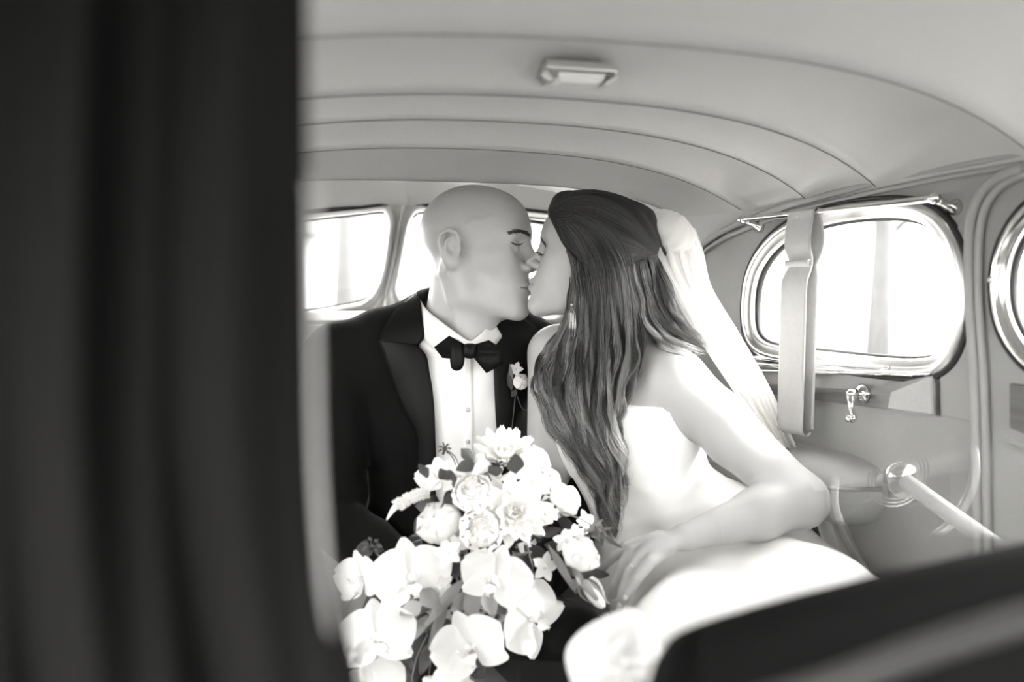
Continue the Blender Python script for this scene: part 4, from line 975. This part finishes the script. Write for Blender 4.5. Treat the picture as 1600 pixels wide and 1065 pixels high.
def piece(name, me, parent, Wm, label=None):
    """child with a shared mesh placed by a world matrix"""
    o = bpy.data.objects.new(name, me); C.objects.link(o); o.parent = parent
    q = parent; off = Vector((0, 0, 0)); inv = Matrix.Identity(4); chain_ = []
    while q is not None: chain_.append(q); q = q.parent
    base = Matrix.Identity(4)
    for c_ in reversed(chain_): base = base @ WM[c_.name]
    WM[o.name] = base.inverted() @ Wm; o.matrix_local = WM[o.name]
    if label: o['label'] = label
    return o
WM = {bq.name: Matrix.Translation(bq.location)}
def M4(A, p, sc=1.0):
    m = Matrix.Identity(4)
    for i in range(3):
        for j in range(3): m[i][j] = float(A[i, j]) * sc
        m[i][3] = float(p[i])
    return m
def rot(ax, a):
    return np.array(Matrix.Rotation(a, 3, ax))
# --- orchids
def orchid(px, py, d, size, n, roll=0.0, back=False, label=None, name='orchid'):
    A = frame(n, roll); p = P(px, py, d); S = size / FPX * d / .11
    def lip(mb):
        mb.tube([(0, .002, .004), (0, .003, .012), (0, .001, .018)], [.0045, .005, .0035], 10)
        for q in (1, -1):
            G = [[(q * (.004 + .009 * math.sin(t * 2.2)), -.004 + .006 * t + b * .006 * math.sin(t * 3), .010 + .012 * math.sin(t * 1.6) + b * .004) for b in (-1, -.3, .3, 1)] for t in np.linspace(0, 1, 7)]
            mb.grid(np.array(G))
        G = [[(a * (.006 + .004 * math.sin(t * 6)), -.006 - .017 * t, .012 + .008 * math.sin(t * 2.6) + .003 * a * a) for a in (-1, -.5, 0, .5, 1)] for t in np.linspace(0, 1, 8)]
        mb.grid(np.array(G))
    f = piece(name, shared('orchid_lip', lip, M['petalc']), bq, M4(A, p, S), label)
    if not back:
        def thr(mb): mb.ball((0, -.004, .009), (.005, .004, .004), 10, 6)
        piece('throat', shared('orchid_throat', thr, M['throat']), f, M4(A, p, S))
    big = shared('orchid_petal', lambda mb: petal_grid(mb, .056, .066, .10, .25, tipw=.15, n=11, m=9, base=.12, ruff=.0010), M['petal'])
    sep = shared('orchid_sepal', lambda mb: petal_grid(mb, .052, .036, .12, .20, tipw=.35, n=10, m=7, base=.3), M['petal'])
    for a in (0, 2.15, -2.15):
        R = A @ rot('Z', a) @ rot('X', .10 + rng.normal(0, .08)); piece('sepal', sep, f, M4(R, p - A[:, 2] * .002 * S, S))
    for a in (1.25, -1.25):
        R = A @ rot('Z', a + rng.normal(0, .05)) @ rot('X', .02 + rng.normal(0, .10)); piece('petal', big, f, M4(R, p + A[:, 2] * .002 * S, S))
    return f
orchid(640, 903, 1.455, 136, (.30, .10, .9), .15, label='large orchid at the upper left of the cascade')
orchid(588, 996, 1.43, 132, (.22, .16, .9), .10, label='large orchid at the left edge of the cascade')
orchid(775, 905, 1.442, 118, (-.30, .10, .9), -.25, label='orchid in the middle of the cascade')
orchid(738, 1012, 1.425, 132, (-.25, .12, .9), .45, label='large orchid low in the cascade')
orchid(830, 968, 1.478, 124, (.4, .2, .8), .9, back=True, label='orchid turned away at the right of the cascade')
orchid(585, 1075, 1.43, 110, (.1, .3, .9), .3, label='orchid cut by the lower edge of the photo')
orchid(700, 1085, 1.44, 100, (0, .3, .9), 1.0, label='orchid at the very bottom of the cascade')
orchid(568, 905, 1.50, 100, (-.5, .1, .6), .3, back=True, label='orchid behind the upper left one')
orchid(690, 748, 1.53, 84, (-.15, .65, .6), .4, back=True, label='orchid at the top left of the bouquet')
# --- roses and ranunculus
def rose(px, py, d, size, n, layers, name, label, m='petal', core=.30, openn=1.0):
    A = frame(n, rng.uniform(0, 6)); p = P(px, py, d); S = size / FPX * d / .06
    def cr(mb):
        mb.ball((0, 0, .005), (.0125, .0125, .0115), 12, 8)
        for k in range(4):
            r = .0035 + .0028 * k; G = [[(math.cos(a) * r * (1 + .05 * a), math.sin(a) * r * (1 + .05 * a), .010 + z) for z in (0, .006, .0105 - .0008 * k)] for a in np.linspace(k, k + 5.2, 16)]
            mb.grid(np.array(G))
    f = piece(name, shared('rose_heart', cr, M['petalc']), bq, M4(A, p, S), label)
    for li, (cnt, r, lean, L, Wd, *cu) in enumerate(layers):
        cu = cu[0] if cu else .55
        me = shared('%s_petal_%d' % (name, li), lambda mb: petal_grid(mb, L, Wd, .32, cu, tipw=-.15, n=8, m=7, base=.45, ruff=.0006), M[m])
        for k in range(cnt):
            a = 2 * math.pi * (k + .5 * (li % 2)) / cnt + rng.normal(0, .12)
            # petal plane stands up: y -> outward/up, z -> towards the axis
            lean_ = lean * openn + rng.normal(0, .06)
            R = A @ rot('Z', a) @ rot('X', math.pi / 2 - lean_)
            base = p + (A @ rot('Z', a))[:, 1] * r * S * -1 * 0 + (A @ rot('Z', a)) @ np.array([0, r, -.004 - .002 * li]) * S
            R = R @ rot('Z', 0)
            R2 = np.stack([R[:, 0], R[:, 1], R[:, 2]], 1)
            piece('petal', me, f, M4(R2, base, S))
    return f
RN = [(6, .0085, .10, .022, .018, 1.1), (7, .012, .16, .023, .021, 1.1), (8, .016, .28, .024, .023, 1.1), (9, .0195, .45, .024, .024, 1.0), (9, .022, .75, .021, .025, .8)]
RS = [(4, .006, .05, .026, .022), (5, .010, .14, .027, .028), (5, .014, .28, .027, .032), (6, .017, .55, .026, .034), (6, .018, .95, .024, .034)]
PE = [(5, .010, -.05, .032, .032), (6, .018, .02, .034, .036), (7, .022, .12, .034, .038), (7, .024, .28, .032, .040)]
rose(752, 826, 1.455, 80, (.05, .35, .9), RN, 'ranunculus', 'round many-petalled bloom at the middle of the bouquet')
rose(739, 771, 1.472, 70, (-.05, .55, .8), RN, 'ranunculus', 'round many-petalled bloom behind the middle one')
rose(690, 818, 1.49, 78, (-.25, .45, .8), PE, 'peony', 'large closed ball-shaped bloom at the left of the bouquet', openn=.8)
rose(846, 756, 1.53, 60, (.25, .60, .7), RS, 'rose', 'small rose at the upper right of the bouquet')
rose(880, 782, 1.52, 68, (.75, .50, .45), RS, 'rose', 'rose at the right edge turned sideways', m='petalc', openn=.55)
rose(905, 866, 1.45, 72, (.45, .65, .6), RS, 'rose', 'rose low at the right beside the hand', m='petalc', openn=.7)
rose(830, 722, 1.55, 58, (.2, .8, .5), RS, 'rose', 'rose at the back of the bouquet')
# --- dahlias
def dahlia(px, py, d, size, n, label):
    A = frame(n, .3); p = P(px, py, d); S = size / FPX * d / .075
    def cr(mb):
        for k in range(26):
            a = k * 2.4; r = .0016 * math.sqrt(k) ; mb.ball((math.cos(a) * r, math.sin(a) * r, .006 - r * .25), (.0016, .0016, .0045), 6, 5)
    f = piece('dahlia', shared('dahlia_heart', cr, M['petalc']), bq, M4(A, p, S), label)
    for li, (cnt, L, Wd, lean) in enumerate([(9, .016, .009, .55), (12, .025, .012, .85), (13, .034, .0145, 1.15), (13, .039, .016, 1.42)]):
        me = shared('dahlia_petal_%d' % li, lambda mb: petal_grid(mb, L, Wd, .25, .45, tipw=.25, n=7, m=5, base=.35), M['petal'])
        for k in range(cnt):
            a = 2 * math.pi * (k + .5 * (li % 2)) / cnt + rng.normal(0, .08); R = A @ rot('Z', a) @ rot('X', math.pi / 2 - lean + rng.normal(0, .08))
            piece('petal', me, f, M4(R, p + A @ rot('Z', a) @ np.array([0, .003, -.001 * li]) * S, S))
    return f
dahlia(802, 800, 1.488, 118, (.10, .35, .9), 'open dahlia with long petals right of the middle')
dahlia(788, 712, 1.56, 98, (.05, .75, .55), 'dahlia at the top of the bouquet')
# --- small five-petalled blossoms
def blossom(px, py, d, size, n, label=None):
    A = frame(n, rng.uniform(0, 3)); p = P(px, py, d); S = size / FPX * d / .03
    f = piece('small_blossom', shared('blossom_tube', lambda mb: mb.tube([(0, 0, -.016), (0, 0, -.006), (0, 0, .001), (0, 0, .0022)], [.0015, .0022, .003, .0012], 8), M['petalc']), bq, M4(A, p, S), label)
    me = shared('blossom_petal', lambda mb: petal_grid(mb, .016, .011, .1, -.4, tipw=.1, n=6, m=5, base=.4), M['petal'])
    for k in range(5): piece('petal', me, f, M4(A @ rot('Z', k * 1.2566) @ rot('X', .25), p, S))
for q in [(700, 862, 1.46, 46, (-.2, .2, .9)), (713, 850, 1.465, 34, (.3, .3, .8)), (771, 741, 1.52, 34, (0, .5, .8)), (706, 752, 1.50, 40, (.1, .4, .8)), (915, 816, 1.48, 40, (.6, .4, .6)), (884, 845, 1.455, 40, (-.2, .6, .7)), (862, 802, 1.48, 26, (.5, .2, .8)), (692, 912, 1.46, 34, (.4, -.2, .8)), (684, 926, 1.455, 26, (-.3, -.4, .8)), (850, 885, 1.45, 46, (.5, .1, .8)), (900, 835, 1.46, 34, (.1, .5, .8))]:
    blossom(*q)
# --- curled calla spathes
def calla(a, b, d, w_, label):
    a = P(a[0], a[1], d + .02); b = P(b[0], b[1], d); t = b - a; L = np.linalg.norm(t); t /= L; x = np.cross(t, FV); x /= np.linalg.norm(x); y = np.cross(t, x); G = []
    for k in np.linspace(0, 1, 14):
        r = w_ * (.18 + .82 * k ** 1.6); tw = 1.2; row = []
        for q in np.linspace(-tw * 2.2, tw * 2.2, 18): row.append(a + t * L * (k - .12 * k * abs(q) / 2.6 * (1 if k > .6 else .4)) + (x * math.sin(q) - y * math.cos(q) * -1) * r * (1 + .04 * q))
        G.append(row)
    mb = MB(); mb.grid(np.array(G)); o = mb.make('calla', M['petal'], bq); o['label'] = label; WM[o.name] = Matrix.Translation(o.location)
calla((720, 768), (768, 716), 1.50, .016, 'curled pale spathe at the upper left'); calla((772, 752), (846, 728), 1.50, .019, 'curled pale spathe at the upper right')
# --- spike, buds, leaves, stems
def mkc(mb, name, m, label=None, solid=0.0):
    o = mb.make(name, m, bq, solid=solid)
    if label: o['label'] = label
    return o
ax = spline(Ps([(668, 768, 1.49), (640, 778, 1.475), (618, 792, 1.47), (604, 812, 1.47)]), 60)
mb = MB(); mb.tube(ax, [.0050 if k < 36 else .0050 * (60 - k) / 24 + .0006 for k in range(60)], 10); sp = mkc(mb, 'flower_spike', M['petalc'], 'pointed fuzzy flower spike at the left')
mb = MB()
for k in range(420):
    t = rng.uniform(0, 38); i = int(t); p = ax[i]; tg = ax[i + 1] - ax[i]; tg /= np.linalg.norm(tg); v_ = rng.normal(0, 1, 3); v_ -= tg * (v_ @ tg); v_ /= np.linalg.norm(v_)
    mb.tube([p + v_ * .004, p + v_ * rng.uniform(.007, .0105) + tg * .001], [.0008, .0011], 4)
o = mb.make('florets', M['petal'], sp); o['kind'] = 'stuff'
def leaf(p0, p1, d, wd, m='leaf', bend=.2, name='leaf', up=None):
    a = P(p0[0], p0[1], d); b = P(p1[0], p1[1], d - .01); y = b - a; L = np.linalg.norm(y); y /= L; z = -FV + UV * rng.uniform(-.5, .7) + RV * rng.uniform(-.5, .5); z -= y * (z @ y); z /= np.linalg.norm(z); x = np.cross(y, z)
    me = shared('leaf_%s' % m, lambda mb: petal_grid(mb, 1, .42, .25, .5, tipw=.55, n=9, m=5, base=.15), M[m])
    A = np.stack([x * wd / (.42 * L), y, z * .6], 1); piece(name, me, bq, M4(A, a, L))
LV = [((700, 752), (688, 728)), ((690, 735), (722, 760)), ((655, 738), (672, 730)), ((716, 790), (690, 800)), ((715, 768), (684, 796)), ((745, 745), (770, 752)), ((806, 740), (803, 705)), ((770, 732), (778, 722)), ((762, 738), (786, 728)), ((835, 815), (846, 842)), ((846, 800), (840, 850)), ((706, 870), (680, 912)), ((730, 880), (690, 905)),
      ((722, 868), (742, 896)), ((752, 868), (720, 885)), ((770, 868), (790, 880)), ((830, 850), (862, 880)), ((840, 835), (880, 822)), ((850, 850), (885, 860)), ((870, 812), (900, 820)), ((880, 830), (925, 838)), ((760, 880), (735, 940)), ((720, 905), (700, 960)), ((790, 960), (770, 930)), ((700, 1030), (730, 1050)), ((675, 1000), (660, 1055)), ((560, 880), (580, 840)),
      ((600, 860), (575, 850)), ((655, 830), (640, 870)), ((640, 850), (658, 835)), ((648, 790), (690, 790)), ((690, 930), (640, 960)), ((650, 955), (610, 960)), ((800, 860), (830, 890)), ((810, 880), (840, 930)), ((740, 960), (700, 985)), ((690, 985), (735, 1000)), ((760, 1060), (720, 1030)), ((880, 880), (930, 905)), ((895, 895), (955, 900)), ((840, 770), (870, 800)), ((720, 700), (742, 722)), ((742, 722), (712, 738))]
for k, (a, b) in enumerate(LV):
    leaf(a, b, 1.515 + .012 * rng.uniform(-1, 1) - (.022 if a[1] < 770 else 0), rng.uniform(.016, .028))
for k in range(60):
    th = rng.uniform(0, 6.28); r = rng.uniform(.2, 1); cx_, cy_ = 765 + 120 * r * math.cos(th), 835 + 95 * r * math.sin(th); leaf((cx_, cy_), (cx_ + rng.uniform(-38, 38), cy_ + rng.uniform(-38, 38)), 1.535 + rng.uniform(0, .03), rng.uniform(.016, .03))
for k in range(40):
    t = rng.uniform(0, 1); cx_, cy_ = 690 + rng.uniform(-70, 90), 900 + 150 * t; leaf((cx_, cy_), (cx_ + rng.uniform(-34, 34), cy_ + rng.uniform(-10, 44)), 1.50 + rng.uniform(0, .03), rng.uniform(.014, .026))
# grey woolly leaves and hanging greenery in the middle
for a, b, w_ in (((728, 900), (655, 975), .020), ((700, 935), (668, 1015), .016), ((748, 905), (728, 975), .030), ((735, 930), (700, 950), .03), ((760, 920), (770, 965), .026), ((660, 940), (625, 965), .026), ((655, 920), (690, 950), .03), ((668, 960), (640, 1000), .018), ((856, 850), (905, 925), .013), ((890, 870), (915, 930), .012), ((890, 905), (940, 925), .018), ((900, 900), (935, 945), .022)):
    leaf(a, b, 1.448 + rng.uniform(-.008, .01), w_, 'leafg', name='woolly_leaf')
def stem(pts, r=.0012, m='stem', name='stem'):
    mb = MB(); mb.tube(spline(Ps(pts), 20), r, 6); mkc(mb, name, M[m])
stem([(560, 925, 1.47), (540, 950, 1.46), (534, 985, 1.45), (542, 1020, 1.45)], .0010); stem([(628, 854, 1.48), (660, 842, 1.48), (690, 836, 1.49)], .0008); stem([(668, 990, 1.46), (650, 1030, 1.455), (640, 1080, 1.45)], .0009); stem([(680, 1000, 1.46), (672, 1040, 1.455), (668, 1090, 1.45)], .0009)
stem([(600, 955, 1.46), (612, 940, 1.46), (630, 930, 1.47)], .0015); stem([(735, 960, 1.45), (722, 1000, 1.45), (720, 1030, 1.445)], .0015); stem([(700, 1010, 1.45), (690, 1050, 1.45), (700, 1090, 1.45)], .0018); stem([(830, 862, 1.45), (790, 870, 1.46), (745, 875, 1.47)], .0018)
stem([(880, 800, 1.47), (910, 812, 1.46), (940, 830, 1.455)], .0012)
for k in range(12): x = 760 + rng.uniform(-40, 70); stem([(x, 850, 1.53), (x + rng.uniform(-10, 10), 920, 1.57), (770 + rng.uniform(-12, 12), 1000, 1.62)], .0022)
# dark seed heads
def seedhead(px, py, d, r, stems, label):
    c = P(px, py, d); mb = MB(); mb.ball(c, r * .35, 10, 8); f = mkc(mb, 'seed_head', M['leaf'], label)
    for k in range(7):
        a = 2 * math.pi * k / 7; mb = MB(); v_ = V3(math.cos(a) * .8, math.sin(a) * .8, -.4); pts = [c + v_ * r * .25, c + v_ * r * .8 + UV * r * .2, c + v_ * r * 1.1 + UV * r * .1 - FV * r * .2, c + v_ * r * .95 - FV * r * .5]
        mb.tube(pts, [r * .16, r * .26, r * .22, r * .08], 8, flat=.5); mb.make('pod', M['leaf'], f)
    for s2 in stems: stem(s2)
seedhead(582, 853, 1.47, .014, [[(584, 858, 1.47), (592, 868, 1.47), (606, 880, 1.475)]], 'dark curled seed head at the left'); seedhead(695, 701, 1.53, .010, [[(698, 703, 1.53), (710, 712, 1.53), (716, 724, 1.53)], [(700, 706, 1.53), (708, 716, 1.53), (712, 726, 1.53)]], 'dark curled seed head at the top'); seedhead(778, 728, 1.50, .010, [], 'dark seed head in the middle of the top')
# rose bud pointing down right
c = P(928, 928, 1.43); mb = MB(); tdir = P(945, 945, 1.425) - P(915, 905, 1.435); tdir /= np.linalg.norm(tdir)
x_ = np.cross(tdir, FV); x_ /= np.linalg.norm(x_); y_ = np.cross(tdir, x_); mb.ball(c, (.011, .011, .024), 14, 10, axes=[x_, y_, tdir]); bd = mkc(mb, 'rose_bud', M['petalc'], 'closed bud hanging beside the hand')
for k in range(5):
    a = k * 1.2566 + .3; v_ = x_ * math.cos(a) + y_ * math.sin(a); mb = MB(); G = []
    for t in np.linspace(0, 1, 8):
        w_ = .0065 * (1 - t) ** .7 + .0003; q = c - tdir * .022 + tdir * .046 * t + v_ * (.0125 * math.sin(math.pi * min(t + .15, 1) ** .8) + .004 + .006 * t * t * (k == 0)); s3 = np.cross(tdir, v_); G.append([q - s3 * w_, q + v_ * .001, q + s3 * w_])
    mb.grid(np.array(G)); mb.make('sepal', M['leafg'], bd)
# feathery sprig at the tips of the hair
for k in range(14):
    a = (925 + rng.uniform(-14, 14), 830 + rng.uniform(-8, 12)); b = (a[0] + rng.uniform(-8, 42), a[1] + rng.uniform(-28, 34)); leaf(a, b, 1.475 + rng.uniform(-.02, .02), .008, 'leafg' if k % 2 else 'leaf', name='sprig')
# ------------------------------------------------------------------ boutonniere
bt2 = root('boutonniere', P(808, 592, 1.80), 'small white rose boutonniere pinned on the black lapel', 'boutonniere'); WM[bt2.name] = Matrix.Translation(bt2.location)
bq_save = bq; bq = bt2
dB = min(trace(jk, [808], [592])[0] - .024, 1.87); dB = dB if dB < 1.9 else 1.80
rose(813, 597, dB - .012, 36, (.2, .25, .9), RS[:4], 'rose', 'small pale rose head', m='petalc', openn=.7); blossom(806, 577, dB - .010, 24, (-.2, .3, .9)); leaf((800, 600), (794, 566), dB - .008, .010, 'leafg'); leaf((800, 610), (792, 580), dB - .004, .012); leaf((806, 608), (800, 622), dB - .004, .012)
stem([(806, 612, dB - .004), (818, 640, dB - .008), (836, 628, dB - .012), (842, 600, dB - .014)], .0008, 'leaf'); stem([(806, 612, dB - .004), (803, 640, dB - .003), (800, 668, dB - .003)], .0010, 'leaf')
bq = bq_save
# ================================================================== FRONT OF THE CAR
# dark drape at the left, close to the lens
dr_ = root('curtain', (-.12, .42, .3), 'dark heavy drape filling the left edge, close to the lens', 'curtain')
G = []
for i in range(60):
    t = i / 59; py = -120 + 1320 * t; ex = np.interp(py, [-120, 0, 400, 650, 850, 1065, 1200], [462, 462, 464, 472, 500, 548, 580]); row = []
    for j in range(90):
        a = j / 89; px = -330 + (ex + 330) * a; dd = .43 - .03 * a + .012 * math.sin(a * 19 + .5 * math.sin(t * 3)) + .007 * math.sin(a * 41 + t * 2) + .02 * (a > .97) * (a - .97) / .03
        row.append(P(px, py, dd))
    G.append(row)
mb = MB(); mb.grid(np.array(G)); mb.make('cloth', M['curtain'], dr_, solid=.004)
mb = MB(); mb.tube([r_[-1] for r_ in G], .005, 8); mb.make('hem', M['curtain'], dr_)
# front seat back across the lower right corner
fs = root('front_seat', P(1250, 1010, .62), 'dark leather front seat back across the lower right corner', 'seat')
top = spline([(1012, 1120), (1020, 1060), (1036, 1018), (1075, 982), (1200, 943), (1400, 893), (1600, 850), (1760, 815)], 60)
zr = P(1075, 982, .58)[2]; G = []
for px, py in top:
    q = P(px, py, 1.0) - CAM; dd = (zr - CAM[2]) / q[2] if px > 1075 else .58; c0 = CAM + q * dd; row = []
    for a in np.linspace(-1.6, 1.5, 16): row.append(c0 + np.array([0, 0, 1.0]) * (.030 * math.cos(a) - .030) + FV * (.030 * math.sin(a)))
    row = [row[0] - UV * .45 - FV * .04] + row + [row[-1] - UV * .02]
    G.append(row)
mb = MB(); mb.grid(np.array(G)); mb.make('backrest', M['dark'], fs)
mb = MB(); q = spline([(1180, 1105), (1300, 1068), (1430, 1020), (1560, 978), (1720, 930)], 40)
mb.tube([P(x, y, .50) for x, y in q], .0085, 12); mb.make('grab_cord', M['dim'], fs)
# slim metal upright between drape and glass, far out of focus
up = root('upright_strip', P(490, 900, .40), 'slim pale metal upright blurred along the edge of the dark drape', 'strip')
mb = MB(); q = spline([(487, 292), (490, 500), (494, 700), (506, 900), (524, 1080), (540, 1180)], 30); mb.tube([P(x, y, .40) for x, y in q], .0016, 8); mb.make('bar', M['panel'], up)
for t in (0, -1): mb = MB(); mb.ball(P(*q[t], .40), .0024); mb.make('end_cap', M['panel'], up)
# dividing glass between front and back
npn = np.array([math.sin(math.radians(12)), math.cos(math.radians(12)), 0]); pp = np.array([1.02, .55, 0]); tpn = np.array([npn[1], -npn[0], 0])
def onpane(px, py):
    d_ = P(px, py, 1.0) - CAM; k = ((pp + np.array([0, 0, CAM[2]]) - CAM) @ npn) / (d_ @ npn); return CAM + d_ * k
mb = MB(); te = [onpane(1760, 650), onpane(1600, 685), onpane(1290, 752), onpane(960, 826), onpane(700, 884), onpane(480, 934), onpane(380, 958)]
G = [[np.array([q[0], q[1], .45 + (q[2] - .45) * t]) for t in np.linspace(0, 1, 4)] for q in te]
mb.grid(np.array(G)); pg = tag(mb.make('window_7', M['partglass'], smooth=False), 'half lowered clear dividing glass between front and back seats', kind='structure')
# steering wheel behind the lens, seen as a reflection in the dividing glass
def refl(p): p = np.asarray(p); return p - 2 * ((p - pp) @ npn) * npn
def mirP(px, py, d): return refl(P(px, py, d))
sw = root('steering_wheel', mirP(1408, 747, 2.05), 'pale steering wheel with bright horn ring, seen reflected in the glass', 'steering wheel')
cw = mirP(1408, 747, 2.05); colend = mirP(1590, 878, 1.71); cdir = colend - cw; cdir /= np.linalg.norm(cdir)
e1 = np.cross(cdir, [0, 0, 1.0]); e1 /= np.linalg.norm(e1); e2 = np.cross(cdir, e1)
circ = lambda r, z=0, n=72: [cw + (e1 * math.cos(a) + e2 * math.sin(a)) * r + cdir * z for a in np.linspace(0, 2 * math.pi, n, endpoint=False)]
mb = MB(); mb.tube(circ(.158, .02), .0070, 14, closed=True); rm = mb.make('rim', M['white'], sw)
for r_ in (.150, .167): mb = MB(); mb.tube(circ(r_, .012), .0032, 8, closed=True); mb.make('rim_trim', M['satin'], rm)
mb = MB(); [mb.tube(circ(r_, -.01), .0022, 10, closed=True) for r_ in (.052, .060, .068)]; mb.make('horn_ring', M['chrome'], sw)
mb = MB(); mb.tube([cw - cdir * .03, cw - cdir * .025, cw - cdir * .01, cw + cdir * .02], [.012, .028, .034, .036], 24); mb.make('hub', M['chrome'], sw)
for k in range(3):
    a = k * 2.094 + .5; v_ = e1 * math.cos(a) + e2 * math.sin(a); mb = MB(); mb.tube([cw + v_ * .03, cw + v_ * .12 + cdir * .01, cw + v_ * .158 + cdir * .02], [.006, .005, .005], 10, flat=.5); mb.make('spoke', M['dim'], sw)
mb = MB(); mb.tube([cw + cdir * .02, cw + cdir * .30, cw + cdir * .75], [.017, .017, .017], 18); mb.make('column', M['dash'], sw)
mb = MB(); da = mirP(1270, 748, 2.5); db = mirP(1760, 655, 2.5)  # unseen roll, added so that a pale band reflects in the glass
mb.tube([da + (db - da) * t for t in np.linspace(0, 1, 8)], [.03, .045, .05, .05, .05, .05, .05, .05], 14); dsh = tag(mb.make('dashboard', M['dash']), 'unseen dashboard roll added for its pale band reflected in the glass', 'dashboard')
# ================================================================== OUTSIDE
mb = MB(); mb.box((0, 0, -.47), (60, 60, .02)); tag(mb.make('ground', M['ground'], smooth=False), 'pale gravel ground outside the car', kind='structure')
def tree(x, y, h, r, label):
    t = root('tree', (x, y, -.45), label, 'tree', None)
    mb = MB(); mb.tube([(x, y, -.45), (x + .1, y, h * .4), (x - .1, y + .1, h * .8)], [.22, .17, .08], 10); 
    for k in range(5): a = k * 1.3; mb.tube([(x, y, h * (.35 + .08 * k)), (x + math.cos(a) * r * .4, y + math.sin(a) * r * .4, h * (.5 + .08 * k)), (x + math.cos(a) * r * .8, y + math.sin(a) * r * .8, h * (.6 + .09 * k))], [.09, .06, .03], 7)
    mb.make('trunk', M['bark'], t); mb = MB()
    for k in range(500):
        v_ = rng.normal(0, 1, 3); v_ /= np.linalg.norm(v_); c = np.array([x, y, h * .75]) + v_ * r * rng.uniform(.5, 1) * np.array([1, 1, .8]); s1 = rng.normal(0, 1, 3); s1 /= np.linalg.norm(s1); s2 = np.cross(s1, v_); q = .16
        mb.add([c - s1 * q, c + s2 * q * .6, c + s1 * q, c - s2 * q * .6], [(0, 1, 2, 3)])
    o = mb.make('foliage', M['foliage'], t); o['kind'] = 'stuff'
tree(9.5, 13.5, 5.0, 2.2, 'pale blurred tree seen through the small side window'); tree(1.5, 16, 6, 2.6, 'pale blurred tree seen through the left back window')
bd2 = root('building', (2.5, 40, -.45), 'pale low building far behind the back window', 'building')
mb = MB(); mb.box((2.5, 40, 1.3), (9, 3, 1.75)); mb.make('walls', M['plaster'], bd2, smooth=False)
mb = MB(); G = [[(2.5 + sx * 9.4, 40 + sy * 3.4, 3.05 if abs(sy) else 4.6) for sy in (-1, 0, 1)] for sx in (-1, 1)]; mb.grid(np.array(G)); mb.make('roof', M['bark'], bd2, smooth=False, solid=.1)
for k in range(6):
    mb = MB(); mb.box((-4.5 + 2.8 * k, 36.97, 1.2), (.5, .06, .7)); mb.make('window', M['bark'], bd2, smooth=False)
